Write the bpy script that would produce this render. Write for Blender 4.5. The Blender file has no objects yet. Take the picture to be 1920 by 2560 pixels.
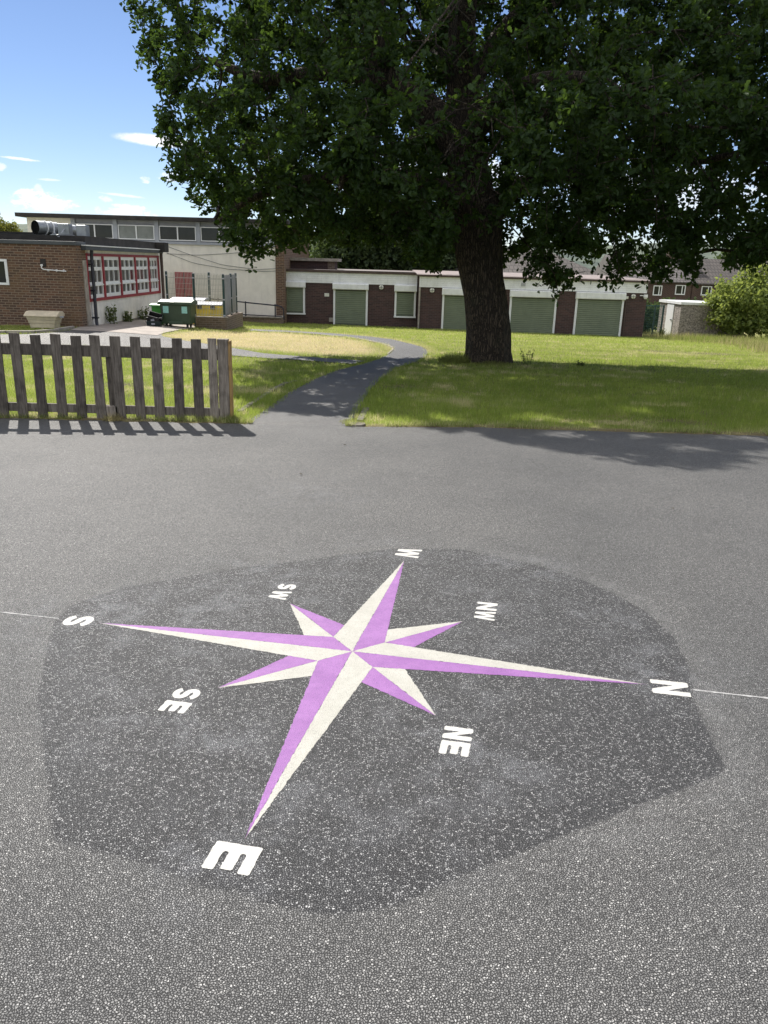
import bpy, math, random
import numpy as np
from math import sin, cos, pi, radians
rng = np.random.default_rng(7); random.seed(7)
S = bpy.context.scene
COL = S.collection

# ------------------------------------------------------------------ camera
FPX, PITCH, ROLL, CAMH = 1923.0, radians(17.9), radians(1.6), 1.6
cam_d = bpy.data.cameras.new('camera'); cam = bpy.data.objects.new('camera', cam_d); COL.objects.link(cam)
from mathutils import Matrix, Vector
Fv = Vector((0, cos(PITCH), -sin(PITCH))); U0 = Vector((0, sin(PITCH), cos(PITCH))); R0 = Vector((1, 0, 0))
Rv = cos(ROLL)*R0 + sin(ROLL)*U0; Uv = -sin(ROLL)*R0 + cos(ROLL)*U0
cam.matrix_world = Matrix(((Rv.x, Uv.x, -Fv.x, 0), (Rv.y, Uv.y, -Fv.y, 0), (Rv.z, Uv.z, -Fv.z, CAMH), (0, 0, 0, 1)))
cam_d.sensor_fit = 'VERTICAL'; cam_d.sensor_height = 36.0; cam_d.lens = 36.0*FPX/2560.0
cam_d.clip_end = 3000; cam_d.clip_start = 0.05
S.camera = cam

# ------------------------------------------------------------------ node helpers
def newmat(name):
    m = bpy.data.materials.new(name); m.use_nodes = True
    nt = m.node_tree; b = nt.nodes['Principled BSDF']
    return m, nt, b
def N(nt, t, **k):
    n = nt.nodes.new(t)
    for a, v in k.items(): setattr(n, a, v)
    return n
def setin(nt, sock, v):
    if hasattr(v, 'is_output') or isinstance(v, bpy.types.NodeSocket): nt.links.new(v, sock)
    else: sock.default_value = v
def M(nt, op, a, b=0.0, c=0.0, clamp=False):
    n = N(nt, 'ShaderNodeMath', operation=op, use_clamp=clamp)
    setin(nt, n.inputs[0], a); setin(nt, n.inputs[1], b); setin(nt, n.inputs[2], c)
    return n.outputs[0]
def sstep(nt, v, a, b, o0=0.0, o1=1.0):
    n = N(nt, 'ShaderNodeMapRange', interpolation_type='SMOOTHSTEP')
    setin(nt, n.inputs[0], v); n.inputs[1].default_value = a; n.inputs[2].default_value = b
    n.inputs[3].default_value = o0; n.inputs[4].default_value = o1
    return n.outputs[0]
def mix(nt, f, a, b, bt='MIX'):
    n = N(nt, 'ShaderNodeMix', data_type='RGBA', blend_type=bt)
    setin(nt, n.inputs[0], f)
    for s_, v in ((n.inputs[6], a), (n.inputs[7], b)):
        setin(nt, s_, (*v, 1) if isinstance(v, tuple) and len(v) == 3 else v)
    return n.outputs[2]
def noise(nt, vec, scale, detail=3, rough=.55):
    n = N(nt, 'ShaderNodeTexNoise'); n.inputs['Scale'].default_value = scale
    n.inputs['Detail'].default_value = detail; n.inputs['Roughness'].default_value = rough
    if vec is not None: nt.links.new(vec, n.inputs['Vector'])
    return n.outputs['Fac']
def pos(nt): return N(nt, 'ShaderNodeNewGeometry').outputs['Position']
def scaled(nt, vec, s3):
    n = N(nt, 'ShaderNodeVectorMath', operation='MULTIPLY'); nt.links.new(vec, n.inputs[0]); n.inputs[1].default_value = s3
    return n.outputs[0]
def flatpos(nt):                          # ground position without its height
    n = N(nt, 'ShaderNodeVectorMath', operation='MULTIPLY_ADD'); nt.links.new(pos(nt), n.inputs[0])
    n.inputs[1].default_value = (1, 1, 0); n.inputs[2].default_value = (0, 0, .1373); return n.outputs[0]
def bump(nt, bsdf, h, strength=.3, dist=.02):
    n = N(nt, 'ShaderNodeBump'); n.inputs['Strength'].default_value = strength; n.inputs['Distance'].default_value = dist
    nt.links.new(h, n.inputs['Height']); nt.links.new(n.outputs[0], bsdf.inputs['Normal'])
def attr(nt, name): return N(nt, 'ShaderNodeAttribute', attribute_name=name).outputs['Fac']

# ------------------------------------------------------------------ sky, sun, exposure
SUN_EL, SUN_AZ = 40.6, -24.1            # degrees; azimuth from +Y towards +X
W = bpy.data.worlds.new('World'); S.world = W; W.use_nodes = True
nt = W.node_tree; bg = nt.nodes['Background']; bg.inputs[1].default_value = 0.080
sky = N(nt, 'ShaderNodeTexSky', sky_type='NISHITA', sun_disc=False)
sky.sun_elevation = radians(SUN_EL); sky.sun_rotation = radians(SUN_AZ)
sky.air_density = 1.0; sky.dust_density = 0.0; sky.ozone_density = 4.0; sky.altitude = 1500
tc = N(nt, 'ShaderNodeTexCoord').outputs['Generated']
sx = N(nt, 'ShaderNodeSeparateXYZ'); nt.links.new(tc, sx.inputs[0])
azn = M(nt, 'MULTIPLY', M(nt, 'ARCTAN2', sx.outputs[0], sx.outputs[1]), 57.2958)
eln = M(nt, 'MULTIPLY', M(nt, 'ARCSINE', sx.outputs[2]), 57.2958)
cv = N(nt, 'ShaderNodeCombineXYZ'); nt.links.new(azn, cv.inputs[0]); nt.links.new(M(nt, 'MULTIPLY', eln, 1.7), cv.inputs[1])
n1 = noise(nt, cv.outputs[0], 0.9, 6, .6); n2 = noise(nt, cv.outputs[0], 2.6, 4, .6)
tot = None
# az, el, half widths, noise share, opacity, slope
CLOUDS = [(-15.6, 7.2, 3.1, .42, .12, 1.0, -.04), (-22.9, 3.1, 2.2, .62, .95, .9, 0), (-23.7, 3.5, 1.0, .5, .9, .95, 0), (-17.9, 2.75, 2.0, .6, .95, .8, 0),
          (-24.1, 5.6, 1.3, .10, .5, .75, -.05), (-25.3, 5.1, .55, .28, .8, .6, 0), (-22.5, 4.5, .8, .09, .4, .5, 0), (-18.0, 3.8, 1.7, .10, .4, .6, -.07),
          (-16.6, 4.83, .38, .25, .9, .6, 0), (-19.2, 3.5, .5, .26, .9, .55, 0), (-23.2, 3.95, .35, .3, .9, .5, 0), (-14.9, 5.1, .9, .4, .9, .6, 0),
          (-8, 4.5, 5, 1.4, .9, .6, 0), (4, 6.0, 7, 1.6, .9, .7, 0), (18, 5, 8, 2.0, .9, .6, 0), (12, 11, 6, 1.3, .9, .4, 0), (26, 9, 5, 1.5, .9, .4, 0)]
for (a0, e0, wa, we, ns, op, sl) in CLOUDS:
    da = M(nt, 'SUBTRACT', azn, a0)
    de = M(nt, 'SUBTRACT', M(nt, 'SUBTRACT', eln, e0), M(nt, 'MULTIPLY', da, sl))
    d2 = M(nt, 'ADD', M(nt, 'POWER', M(nt, 'ABSOLUTE', M(nt, 'DIVIDE', da, wa)), 2.0), M(nt, 'POWER', M(nt, 'ABSOLUTE', M(nt, 'DIVIDE', de, we)), 2.0))
    base = M(nt, 'SUBTRACT', 1.0, d2)
    v = M(nt, 'ADD', base, M(nt, 'MULTIPLY', M(nt, 'SUBTRACT', M(nt, 'ADD', M(nt, 'MULTIPLY', n1, .65), M(nt, 'MULTIPLY', n2, .35)), .52), ns*5.0))
    v = M(nt, 'MULTIPLY', sstep(nt, v, 0.0, .75), op)
    v = M(nt, 'MULTIPLY', v, sstep(nt, base, -.6, .1))
    tot = v if tot is None else M(nt, 'MAXIMUM', tot, v)
SKYTINT = mix(nt, 1.0, sky.outputs[0], (1.06, .97, 1.0), 'MULTIPLY')
shade = mix(nt, n2, (8.6, 9.0, 9.6), (12, 12, 12))
# bright broken clouds added overhead and behind the camera to fill shaded fronts
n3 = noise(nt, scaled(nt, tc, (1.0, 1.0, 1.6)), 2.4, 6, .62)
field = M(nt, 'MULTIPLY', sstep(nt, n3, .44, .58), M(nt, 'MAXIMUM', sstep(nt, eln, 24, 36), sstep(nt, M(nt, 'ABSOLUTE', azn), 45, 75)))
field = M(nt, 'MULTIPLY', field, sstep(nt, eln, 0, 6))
col0 = mix(nt, tot, SKYTINT, shade)
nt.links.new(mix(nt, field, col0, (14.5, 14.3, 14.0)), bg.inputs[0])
sl_d = bpy.data.lights.new('sun', 'SUN'); sl_d.energy = 5.0; sl_d.angle = radians(.5); sl_d.color = (1, .95, .87)
sun = bpy.data.objects.new('sun', sl_d); COL.objects.link(sun)
sdir = Vector((sin(radians(SUN_AZ))*cos(radians(SUN_EL)), cos(radians(SUN_AZ))*cos(radians(SUN_EL)), sin(radians(SUN_EL))))
sun.rotation_euler = sdir.to_track_quat('Z', 'Y').to_euler(); sun.location = (-20, 40, 40)
S.view_settings.view_transform = 'Standard'; S.view_settings.look = 'None'
S.view_settings.exposure = 0.5; S.view_settings.gamma = 1.0; S.view_settings.use_curve_mapping = False
S.cycles.max_bounces = 8; S.cycles.transparent_max_bounces = 8

# ------------------------------------------------------------------ terrain heights
SX, SY = 0.0141, -0.0286                 # the playground falls gently away and to the left
def sm(a, b, v):
    t = np.clip((v-a)/(b-a), 0, 1); return t*t*(3-2*t)
def terr(x, y):
    x = np.asarray(x, float); y = np.asarray(y, float)
    yy = np.minimum(y, 46); xx = np.clip(x, -25, 25)
    z = SY*yy + SX*xx*(1-sm(10, 22, yy)); k = np.clip((yy-14)/23, 0, 9)
    return z - k*k*(.2+.013*np.clip(xx, -14, 18)) + .15*(1-sm(-9, -5, xx))*sm(15, 24, yy)
EDGE = np.array([(-40, 9.6), (-4.74, 9.29), (-3.25, 9.24), (-1.67, 9.14), (-.31, 9.05), (1.13, 9.12), (2.53, 8.98), (3.68, 8.9), (4.44, 8.83), (40, 8.4)])
def edge_y(x): return np.interp(x, EDGE[:, 0], EDGE[:, 1])
def inpoly(px, py, poly):
    poly = np.asarray(poly); r = np.zeros(len(px), bool); j = len(poly)-1
    for i in range(len(poly)):
        xi, yi = poly[i]; xj, yj = poly[j]
        c = ((yi > py) != (yj > py)) & (px < (xj-xi)*(py-yi)/(yj-yi+1e-12)+xi)
        r ^= c; j = i
    return r

# ------------------------------------------------------------------ mesh helpers
ORG = {}
def npmesh(name, V, faces_idx, counts, mat, parent=None, smooth=False, loc=None, attrs=None, colors=None):
    V = np.asarray(V, np.float32).reshape(-1, 3)
    org = np.array(ORG[parent.name] if parent else (loc if loc is not None else (0, 0, 0)), np.float32)
    me = bpy.data.meshes.new(name); me.vertices.add(len(V)); me.vertices.foreach_set('co', (V-org).ravel())
    counts = np.asarray(counts, np.int32); fi = np.asarray(faces_idx, np.int32)
    me.loops.add(len(fi)); me.loops.foreach_set('vertex_index', fi)
    me.polygons.add(len(counts)); st = np.zeros(len(counts), np.int32); st[1:] = np.cumsum(counts)[:-1]
    me.polygons.foreach_set('loop_start', st); me.polygons.foreach_set('loop_total', counts)
    me.polygons.foreach_set('use_smooth', np.full(len(counts), smooth, bool))
    me.update(calc_edges=True)
    for k, v in (attrs or {}).items():
        a = me.attributes.new(k, 'FLOAT', 'POINT'); a.data.foreach_set('value', np.asarray(v, np.float32))
    if mat: me.materials.append(mat)
    o = bpy.data.objects.new(name, me); COL.objects.link(o)
    if parent: o.parent = parent
    else: o.location = org
    ORG[o.name] = org
    return o
class MB:
    def __init__(s): s.v = []; s.f = []
    def add(s, V, F):
        b = len(s.v); s.v += [tuple(map(float, p)) for p in V]; s.f += [tuple(i+b for i in f) for f in F]; return s
    def box(s, x0, x1, y0, y1, z0, z1, rot=0, piv=None, taper=None):
        P = [(x0, y0, z0), (x1, y0, z0), (x1, y1, z0), (x0, y1, z0), (x0, y0, z1), (x1, y0, z1), (x1, y1, z1), (x0, y1, z1)]
        if taper is not None:      # shrink the bottom towards its centre
            cx, cy = (x0+x1)/2, (y0+y1)/2
            P = [((cx+(p[0]-cx)*taper, cy+(p[1]-cy)*taper, p[2]) if i < 4 else p) for i, p in enumerate(P)]
        if rot:
            px, py = piv if piv else ((x0+x1)/2, (y0+y1)/2); c, q = cos(rot), sin(rot)
            P = [(px+(a-px)*c-(b-py)*q, py+(a-px)*q+(b-py)*c, d) for a, b, d in P]
        return s.add(P, [(3, 2, 1, 0), (4, 5, 6, 7), (0, 1, 5, 4), (1, 2, 6, 5), (2, 3, 7, 6), (3, 0, 4, 7)])
    def prism(s, poly, ax, a, b):  # poly in the two other axes (order x,y,z without ax), extruded a..b
        n = len(poly)
        def mk(p, t): return {'x': (t, p[0], p[1]), 'y': (p[0], t, p[1]), 'z': (p[0], p[1], t)}[ax]
        return s.add([mk(p, a) for p in poly]+[mk(p, b) for p in poly],
                     [tuple(range(n))[::-1], tuple(range(n, 2*n))]+[(i, (i+1) % n, n+(i+1) % n, n+i) for i in range(n)])
    def tube(s, pts, r, n=8, cap=True):
        pts = [Vector([float(c) for c in p]) for p in pts]; rs = [float(q) for q in r] if isinstance(r, (list, tuple)) else [float(r)]*len(pts)
        V = []; F = []; up = None
        for i, p in enumerate(pts):
            t = (pts[min(i+1, len(pts)-1)]-pts[max(i-1, 0)]).normalized()
            if up is None: up = Vector((0, 0, 1)) if abs(t.z) < .9 else Vector((1, 0, 0))
            a = t.cross(up).normalized(); b = a.cross(t).normalized(); up = b
            for k in range(n):
                q = 2*pi*k/n; V.append(p+rs[i]*(cos(q)*a+sin(q)*b))
        for i in range(len(pts)-1):
            for k in range(n): F.append((i*n+k, i*n+(k+1) % n, (i+1)*n+(k+1) % n, (i+1)*n+k))
        if cap: F += [tuple(range(n))[::-1], tuple(range((len(pts)-1)*n, len(pts)*n))]
        return s.add(V, F)
    def build(s, name, mat, parent=None, smooth=False, loc=None, label=None, bevel=0):
        o = npmesh(name, s.v, [i for f in s.f for i in f], [len(f) for f in s.f], mat, parent, smooth, loc)
        if label: o['label'] = label
        if bevel:
            m = o.modifiers.new('bevel', 'BEVEL'); m.width = bevel; m.segments = 2; m.limit_method = 'ANGLE'
        return o
def tag(o, label, cat, group=None):
    o['label'] = label; o['category'] = cat
    if group: o['group'] = group
    return o
def thing(name, label, cat, loc, group=None):
    o = bpy.data.objects.new(name, None); COL.objects.link(o); o.location = loc; o.empty_display_size = .1
    ORG[o.name] = tuple(loc); return tag(o, label, cat, group)
def kind(o, k): o['kind'] = k; return o
def copy_tree(o, loc, label):
    c = o.copy(); COL.objects.link(c); c.location = loc; c['label'] = label
    for ch in list(o.children):
        d = ch.copy(); COL.objects.link(d); d.parent = c
        for g in list(ch.children):
            e = g.copy(); COL.objects.link(e); e.parent = d
    return c

# ------------------------------------------------------------------ materials
def plain(name, col, rough=.6, metal=0, var=.15, vscale=6, bmp=0, bscale=60, spec=.5, streak=0):
    m, nt, b = newmat(name); p = pos(nt)
    n = noise(nt, p, vscale, 5, .6)
    c = mix(nt, sstep(nt, n, .3, .7), tuple(x*(1-var) for x in col), tuple(min(1, x*(1+var)) for x in col))
    if streak:
        n3 = noise(nt, scaled(nt, p, (9, 9, .7)), 1, 4, .6)
        c = mix(nt, M(nt, 'MULTIPLY', sstep(nt, n3, .52, .75), streak), c, tuple(x*.55 for x in col))
    nt.links.new(c, b.inputs['Base Color'])
    b.inputs['Roughness'].default_value = rough; b.inputs['Metallic'].default_value = metal
    b.inputs['Specular IOR Level'].default_value = spec
    if bmp: bump(nt, b, noise(nt, p, bscale, 3), bmp, .01)
    return m
def brickmat(name, c1, c2, mortar, stain=(.4, .3, .2), stainamt=.25, msize=.010):
    m, nt, b = newmat(name); g = N(nt, 'ShaderNodeNewGeometry')
    sp = N(nt, 'ShaderNodeSeparateXYZ'); nt.links.new(g.outputs['Position'], sp.inputs[0])
    sn = N(nt, 'ShaderNodeSeparateXYZ'); nt.links.new(g.outputs['True Normal'], sn.inputs[0])
    side = M(nt, 'GREATER_THAN', M(nt, 'ABSOLUTE', sn.outputs[0]), .6)
    u = M(nt, 'ADD', M(nt, 'MULTIPLY', sp.outputs[0], M(nt, 'SUBTRACT', 1, side)), M(nt, 'MULTIPLY', sp.outputs[1], side))
    cvn = N(nt, 'ShaderNodeCombineXYZ'); nt.links.new(u, cvn.inputs[0]); nt.links.new(sp.outputs[2], cvn.inputs[1])
    bt = N(nt, 'ShaderNodeTexBrick'); nt.links.new(cvn.outputs[0], bt.inputs['Vector'])
    bt.inputs['Scale'].default_value = 1; bt.inputs['Brick Width'].default_value = .225; bt.inputs['Row Height'].default_value = .075
    bt.inputs['Mortar Size'].default_value = msize; bt.inputs['Mortar Smooth'].default_value = .2; bt.inputs['Bias'].default_value = -.1
    bt.inputs['Color1'].default_value = (*c1, 1); bt.inputs['Color2'].default_value = (*c2, 1); bt.inputs['Mortar'].default_value = (*mortar, 1)
    big = noise(nt, g.outputs['Position'], .9, 4, .6)
    c = mix(nt, M(nt, 'MULTIPLY', sstep(nt, big, .45, .75), stainamt), bt.outputs['Color'], stain)
    fine = noise(nt, g.outputs['Position'], 45, 3)
    c = mix(nt, .35, c, mix(nt, fine, (.25, .25, .25), (1.6, 1.6, 1.6)), 'MULTIPLY')
    nt.links.new(c, b.inputs['Base Color']); b.inputs['Roughness'].default_value = .85
    bump(nt, b, M(nt, 'ADD', M(nt, 'MULTIPLY', bt.outputs['Fac'], -1), M(nt, 'MULTIPLY', fine, .4)), .5, .01)
    return m
def asphalt(name, binder, stone_lo, stone_hi, scale=78, stain=False, far=1.0):
    m, nt, b = newmat(name); p = flatpos(nt)
    warp = N(nt, 'ShaderNodeTexNoise'); warp.inputs['Scale'].default_value = scale*.8; nt.links.new(p, warp.inputs['Vector'])
    wp = N(nt, 'ShaderNodeVectorMath', operation='MULTIPLY_ADD'); nt.links.new(warp.outputs['Color'], wp.inputs[0])
    wp.inputs[1].default_value = (1.25/scale,)*3; nt.links.new(p, wp.inputs[2])
    wv = N(nt, 'ShaderNodeTexVoronoi', voronoi_dimensions='2D', feature='F1'); wv.inputs['Scale'].default_value = scale; nt.links.new(wp.outputs[0], wv.inputs['Vector'])
    we = N(nt, 'ShaderNodeTexVoronoi', voronoi_dimensions='2D', feature='DISTANCE_TO_EDGE'); we.inputs['Scale'].default_value = scale; nt.links.new(wp.outputs[0], we.inputs['Vector'])
    sc = N(nt, 'ShaderNodeSeparateColor'); nt.links.new(wv.outputs['Color'], sc.inputs[0])
    r1, r2, r3 = sc.outputs
    lift = sstep(nt, r3, -.25, .35)                                   # some chips sit low in the binder
    grit = noise(nt, p, scale*1.7, 2, .6)
    stone = M(nt, 'MULTIPLY', sstep(nt, M(nt, 'ADD', we.outputs['Distance'], M(nt, 'MULTIPLY', M(nt, 'SUBTRACT', grit, .5), .75)), .03, .27), lift)
    bright = M(nt, 'MULTIPLY', sstep(nt, r1, .55, 1.0), M(nt, 'SUBTRACT', 1.0, M(nt, 'MULTIPLY', wv.outputs['Distance'], .9)))
    bright = M(nt, 'MULTIPLY', bright, sstep(nt, grit, .25, .6))
    scol = mix(nt, M(nt, 'ADD', M(nt, 'MULTIPLY', r2, .12), M(nt, 'MULTIPLY', M(nt, 'POWER', bright, 1.7), .88)), stone_lo, stone_hi)
    big = noise(nt, p, .55, 6, .65); mid = noise(nt, p, 5.0, 4, .6)
    bcol = mix(nt, mid, tuple(x*.9 for x in binder), tuple(x*1.12 for x in binder))
    c = mix(nt, stone, bcol, scol)  # dark binder colour doubles as the shade in the gaps between chips
    c = mix(nt, 1.0, c, mix(nt, sstep(nt, big, .3, .7), (.80, .80, .80), (1.16, 1.14, 1.11)), 'MULTIPLY')
    c = mix(nt, 1.0, c, mix(nt, sstep(nt, mid, .3, .7), (.97, .97, .97), (1.03, 1.03, 1.03)), 'MULTIPLY')
    rough = M(nt, 'ADD', .70, M(nt, 'MULTIPLY', stone, -.14))
    if stain:
        st = attr(nt, 'sealed'); ch = attr(nt, 'chalk')
        stn = sstep(nt, M(nt, 'ADD', st, M(nt, 'MULTIPLY', M(nt, 'SUBTRACT', noise(nt, p, 9, 6, .7), .5), .30)), .38, .62)
        dark = mix(nt, stone, (.012, .012, .014), mix(nt, M(nt, 'POWER', bright, 1.1), (.052, .053, .057), (.66, .66, .66)))
        c = mix(nt, M(nt, 'MULTIPLY', stn, .93), c, dark)
        chn = M(nt, 'MULTIPLY', ch, sstep(nt, noise(nt, p, 6, 6, .7), .42, .70))
        c = mix(nt, M(nt, 'MULTIPLY', chn, .8), c, mix(nt, stone, (.07, .072, .080), (.36, .37, .395)))
        rim = M(nt, 'MULTIPLY', M(nt, 'MULTIPLY', attr(nt, 'rim'), sstep(nt, noise(nt, p, 5, 5, .7), .4, .65)), stone)
        c = mix(nt, M(nt, 'MULTIPLY', rim, .45), c, (.34, .34, .34))
    nt.links.new(c, b.inputs['Base Color']); nt.links.new(rough, b.inputs['Roughness'])
    nt.links.new(M(nt, 'ADD', .28, M(nt, 'MULTIPLY', stone, .25)), b.inputs['Specular IOR Level'])
    h = M(nt, 'ADD', M(nt, 'MULTIPLY', stone, 1.0), M(nt, 'MULTIPLY', noise(nt, p, scale*2.2, 2), .7))
    bump(nt, b, h, .8, .0045)
    return m
def leafmat(name, c1, c2, trans, tshare=.45, rough=.5):
    m, nt, b = newmat(name); nt.nodes.remove(b); out = nt.nodes['Material Output']
    r = attr(nt, 'tone')
    col = mix(nt, r, c1, c2)
    d = N(nt, 'ShaderNodeBsdfDiffuse'); nt.links.new(col, d.inputs[0])
    t = N(nt, 'ShaderNodeBsdfTranslucent'); nt.links.new(mix(nt, r, tuple(x*.8 for x in trans), trans), t.inputs[0])
    g = N(nt, 'ShaderNodeBsdfGlossy'); g.inputs['Roughness'].default_value = rough; g.inputs[0].default_value = (.9, .95, .9, 1)
    m1 = N(nt, 'ShaderNodeMixShader'); m1.inputs[0].default_value = tshare; nt.links.new(d.outputs[0], m1.inputs[1]); nt.links.new(t.outputs[0], m1.inputs[2])
    m2 = N(nt, 'ShaderNodeMixShader'); m2.inputs[0].default_value = .018; nt.links.new(m1.outputs[0], m2.inputs[1]); nt.links.new(g.outputs[0], m2.inputs[2])
    nt.links.new(m2.outputs[0], out.inputs[0]); return m
def woodmat(name, c1, c2, rough=.85):
    m, nt, b = newmat(name); p = pos(nt)
    g1 = noise(nt, scaled(nt, p, (60, 60, 5)), 1, 5, .65); g2 = noise(nt, scaled(nt, p, (14, 14, 1.6)), 1, 4, .6)
    blotch = noise(nt, p, 5, 4, .6)
    c = mix(nt, sstep(nt, g1, .3, .7), c1, c2)
    c = mix(nt, M(nt, 'MULTIPLY', sstep(nt, blotch, .45, .7), .6), c, tuple(x*.45 for x in c1))
    c = mix(nt, M(nt, 'MULTIPLY', sstep(nt, g2, .62, .72), .6), c, (.02, .018, .014))
    rv = N(nt, 'ShaderNodeObjectInfo').outputs['Random']
    c = mix(nt, 1.0, c, mix(nt, rv, (.68, .66, .64), (1.35, 1.33, 1.30)), 'MULTIPLY')
    nt.links.new(c, b.inputs['Base Color']); b.inputs['Roughness'].default_value = rough
    bump(nt, b, M(nt, 'ADD', g1, M(nt, 'MULTIPLY', g2, .6)), .7, .012)
    return m
def glassmat(name, col, rough=.06):
    m, nt, b = newmat(name); p = pos(nt)
    c = mix(nt, noise(nt, p, 2.2, 5, .65), tuple(x*.45 for x in col), tuple(x*1.5 for x in col))
    nt.links.new(c, b.inputs['Base Color']); b.inputs['Roughness'].default_value = rough; b.inputs['Specular IOR Level'].default_value = .3
    return m
def paintmat(name, col, col2):
    m, nt, b = newmat(name); p = flatpos(nt)
    we = N(nt, 'ShaderNodeTexVoronoi', voronoi_dimensions='2D', feature='DISTANCE_TO_EDGE'); we.inputs['Scale'].default_value = 135; nt.links.new(p, we.inputs['Vector'])
    n = noise(nt, p, 7, 6, .7); f = noise(nt, p, 300, 3); g = noise(nt, p, 120, 3, .6)
    c = mix(nt, sstep(nt, n, .3, .7), col, col2)
    c = mix(nt, .6, c, mix(nt, f, (.5, .5, .5), (1.45, 1.45, 1.45)), 'MULTIPLY')
    pit = M(nt, 'MULTIPLY', sstep(nt, we.outputs['Distance'], .10, .02), sstep(nt, g, .50, .62))
    wear = M(nt, 'MULTIPLY', sstep(nt, noise(nt, p, 22, 5, .7), .60, .74), sstep(nt, g, .48, .60))
    c = mix(nt, M(nt, 'MULTIPLY', pit, .75), c, tuple(x*.35 for x in col))
    c = mix(nt, M(nt, 'MULTIPLY', wear, .45), c, tuple(x*.55+.03 for x in col))
    nt.links.new(c, b.inputs['Base Color']); b.inputs['Roughness'].default_value = .6
    bump(nt, b, M(nt, 'ADD', sstep(nt, we.outputs['Distance'], .0, .2), M(nt, 'MULTIPLY', f, .6)), .6, .003)
    return m
MT = {}
MT['asphalt'] = asphalt('playground_asphalt', (.026, .0262, .027), (.140, .141, .143), (.74, .74, .73), 150, True)
MT['path'] = asphalt('path_asphalt', (.055, .055, .056), (.105, .105, .107), (.36, .36, .36), 110)
MT['drive'] = asphalt('drive_asphalt', (.075, .072, .072), (.09, .088, .086), (.30, .29, .28), 80)
MT['apron'] = plain('pale_concrete', (.30, .26, .23), .85, var=.2, vscale=3, bmp=.4, bscale=70)
MT['cream_paint'] = paintmat('cream_ground_paint', (.42, .41, .365), (.49, .48, .435))
MT['purple_paint'] = paintmat('purple_ground_paint', (.25, .085, .32), (.32, .125, .39))
MT['white_paint'] = paintmat('white_ground_paint', (.56, .55, .52), (.64, .63, .60))
MT['wood'] = woodmat('weathered_wood', (.078, .066, .055), (.185, .165, .142))
MT['wood_grey'] = woodmat('silver_wood', (.13, .11, .09), (.28, .25, .215))
MT['wood_raw'] = woodmat('raw_timber', (.26, .16, .06), (.40, .27, .11))
MT['brick_l'] = brickmat('brown_brick', (.16, .085, .052), (.07, .042, .032), (.27, .205, .15), (.17, .115, .055), .45)
MT['brick_d'] = brickmat('dark_brick', (.095, .050, .045), (.05, .03, .03), (.12, .095, .085), (.05, .03, .028), .4, .007)
MT['brick_s'] = brickmat('garden_brick', (.20, .14, .10), (.12, .085, .06), (.26, .21, .17), (.1, .08, .05), .4)
MT['brick_h'] = brickmat('red_brick', (.075, .038, .03), (.05, .03, .027), (.16, .12, .10))
MT['cream'] = plain('cream_render', (.81, .775, .695), .85, var=.06, vscale=2.5, bmp=.3, bscale=25, streak=.18)
MT['cream2'] = plain('white_render', (.81, .79, .735), .85, var=.08, vscale=3, bmp=.25, bscale=30, streak=.3)
MT['plinth'] = plain('grey_plinth', (.26, .24, .21), .9, var=.25, vscale=5, bmp=.3)
MT['felt'] = plain('black_felt', (.028, .025, .023), .8, var=.35, vscale=4, bmp=.3, bscale=12)
MT['slate_grey'] = plain('dark_grey_cladding', (.07, .078, .085), .6, var=.2, vscale=2, streak=.4)
MT['greypanel'] = plain('grey_panel', (.26, .27, .29), .6, var=.08, vscale=3)
MT['greyframe'] = plain('grey_mullion', (.33, .35, .39), .55, var=.08)
MT['white'] = plain('white_upvc', (.82, .83, .84), .35, var=.03, vscale=8)
MT['whiteold'] = plain('weathered_white', (.82, .83, .83), .5, var=.07, vscale=4, streak=.25)
MT['red'] = plain('red_paint', (.30, .022, .035), .5, var=.15, vscale=7, streak=.2)
MT['maroon'] = glassmat('maroon_pane', (.085, .012, .018), .15)
MT['glass'] = glassmat('dark_glass', (.035, .037, .035))
MT['curtain'] = glassmat('curtained_glass', (.075, .072, .066), .3)
MT['frost'] = glassmat('frosted_glass', (.22, .235, .22), .3)
MT['navy'] = plain('navy_metal', (.015, .018, .035), .35, var=.2)
MT['greenpost'] = plain('dark_green_metal', (.012, .045, .045), .4, var=.2)
MT['wire'] = plain('galvanised_wire', (.46, .45, .40), .5, metal=.2, var=.1)
MT['greenwire'] = plain('green_wire', (.03, .10, .09), .5, var=.2)
MT['galv'] = plain('galvanised_steel', (.30, .32, .34), .4, metal=.55, var=.18, vscale=5)
MT['black'] = plain('black_plastic', (.010, .011, .012), .4, var=.3)
MT['darkteal'] = plain('dark_teal_plastic', (.010, .026, .026), .4, var=.3)
MT['bin_dk'] = plain('dark_green_plastic', (.045, .078, .042), .45, var=.12, vscale=4)
MT['bin_lt'] = plain('bright_green_plastic', (.07, .36, .05), .4, var=.12)
MT['bin_lid'] = plain('pale_green_plastic', (.14, .42, .13), .4, var=.1)
MT['yellow'] = plain('yellow_plastic', (.85, .62, .01), .45, var=.15)
MT['lidgrey'] = plain('grey_lid', (.42, .44, .50), .35, var=.12)
MT['sticker'] = plain('pale_cyan_paper', (.32, .66, .60), .5, var=.12, vscale=30)
MT['beige'] = plain('beige_plastic', (.60, .52, .38), .55, var=.14, vscale=5, bmp=.1)
MT['shutter'] = plain('sage_green_shutter', (.20, .235, .165), .45, var=.08, vscale=2.5, streak=.18)
MT['shutter_rail'] = plain('dull_green_rail', (.11, .13, .095), .5, var=.15)
MT['roofpink'] = plain('pinkish_felt', (.22, .18, .17), .9, var=.2, vscale=2)
MT['brownedge'] = plain('brown_fascia', (.075, .05, .042), .6, var=.2)
MT['concrete'] = plain('old_concrete', (.33, .30, .26), .9, var=.25, vscale=6, bmp=.4)
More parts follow.
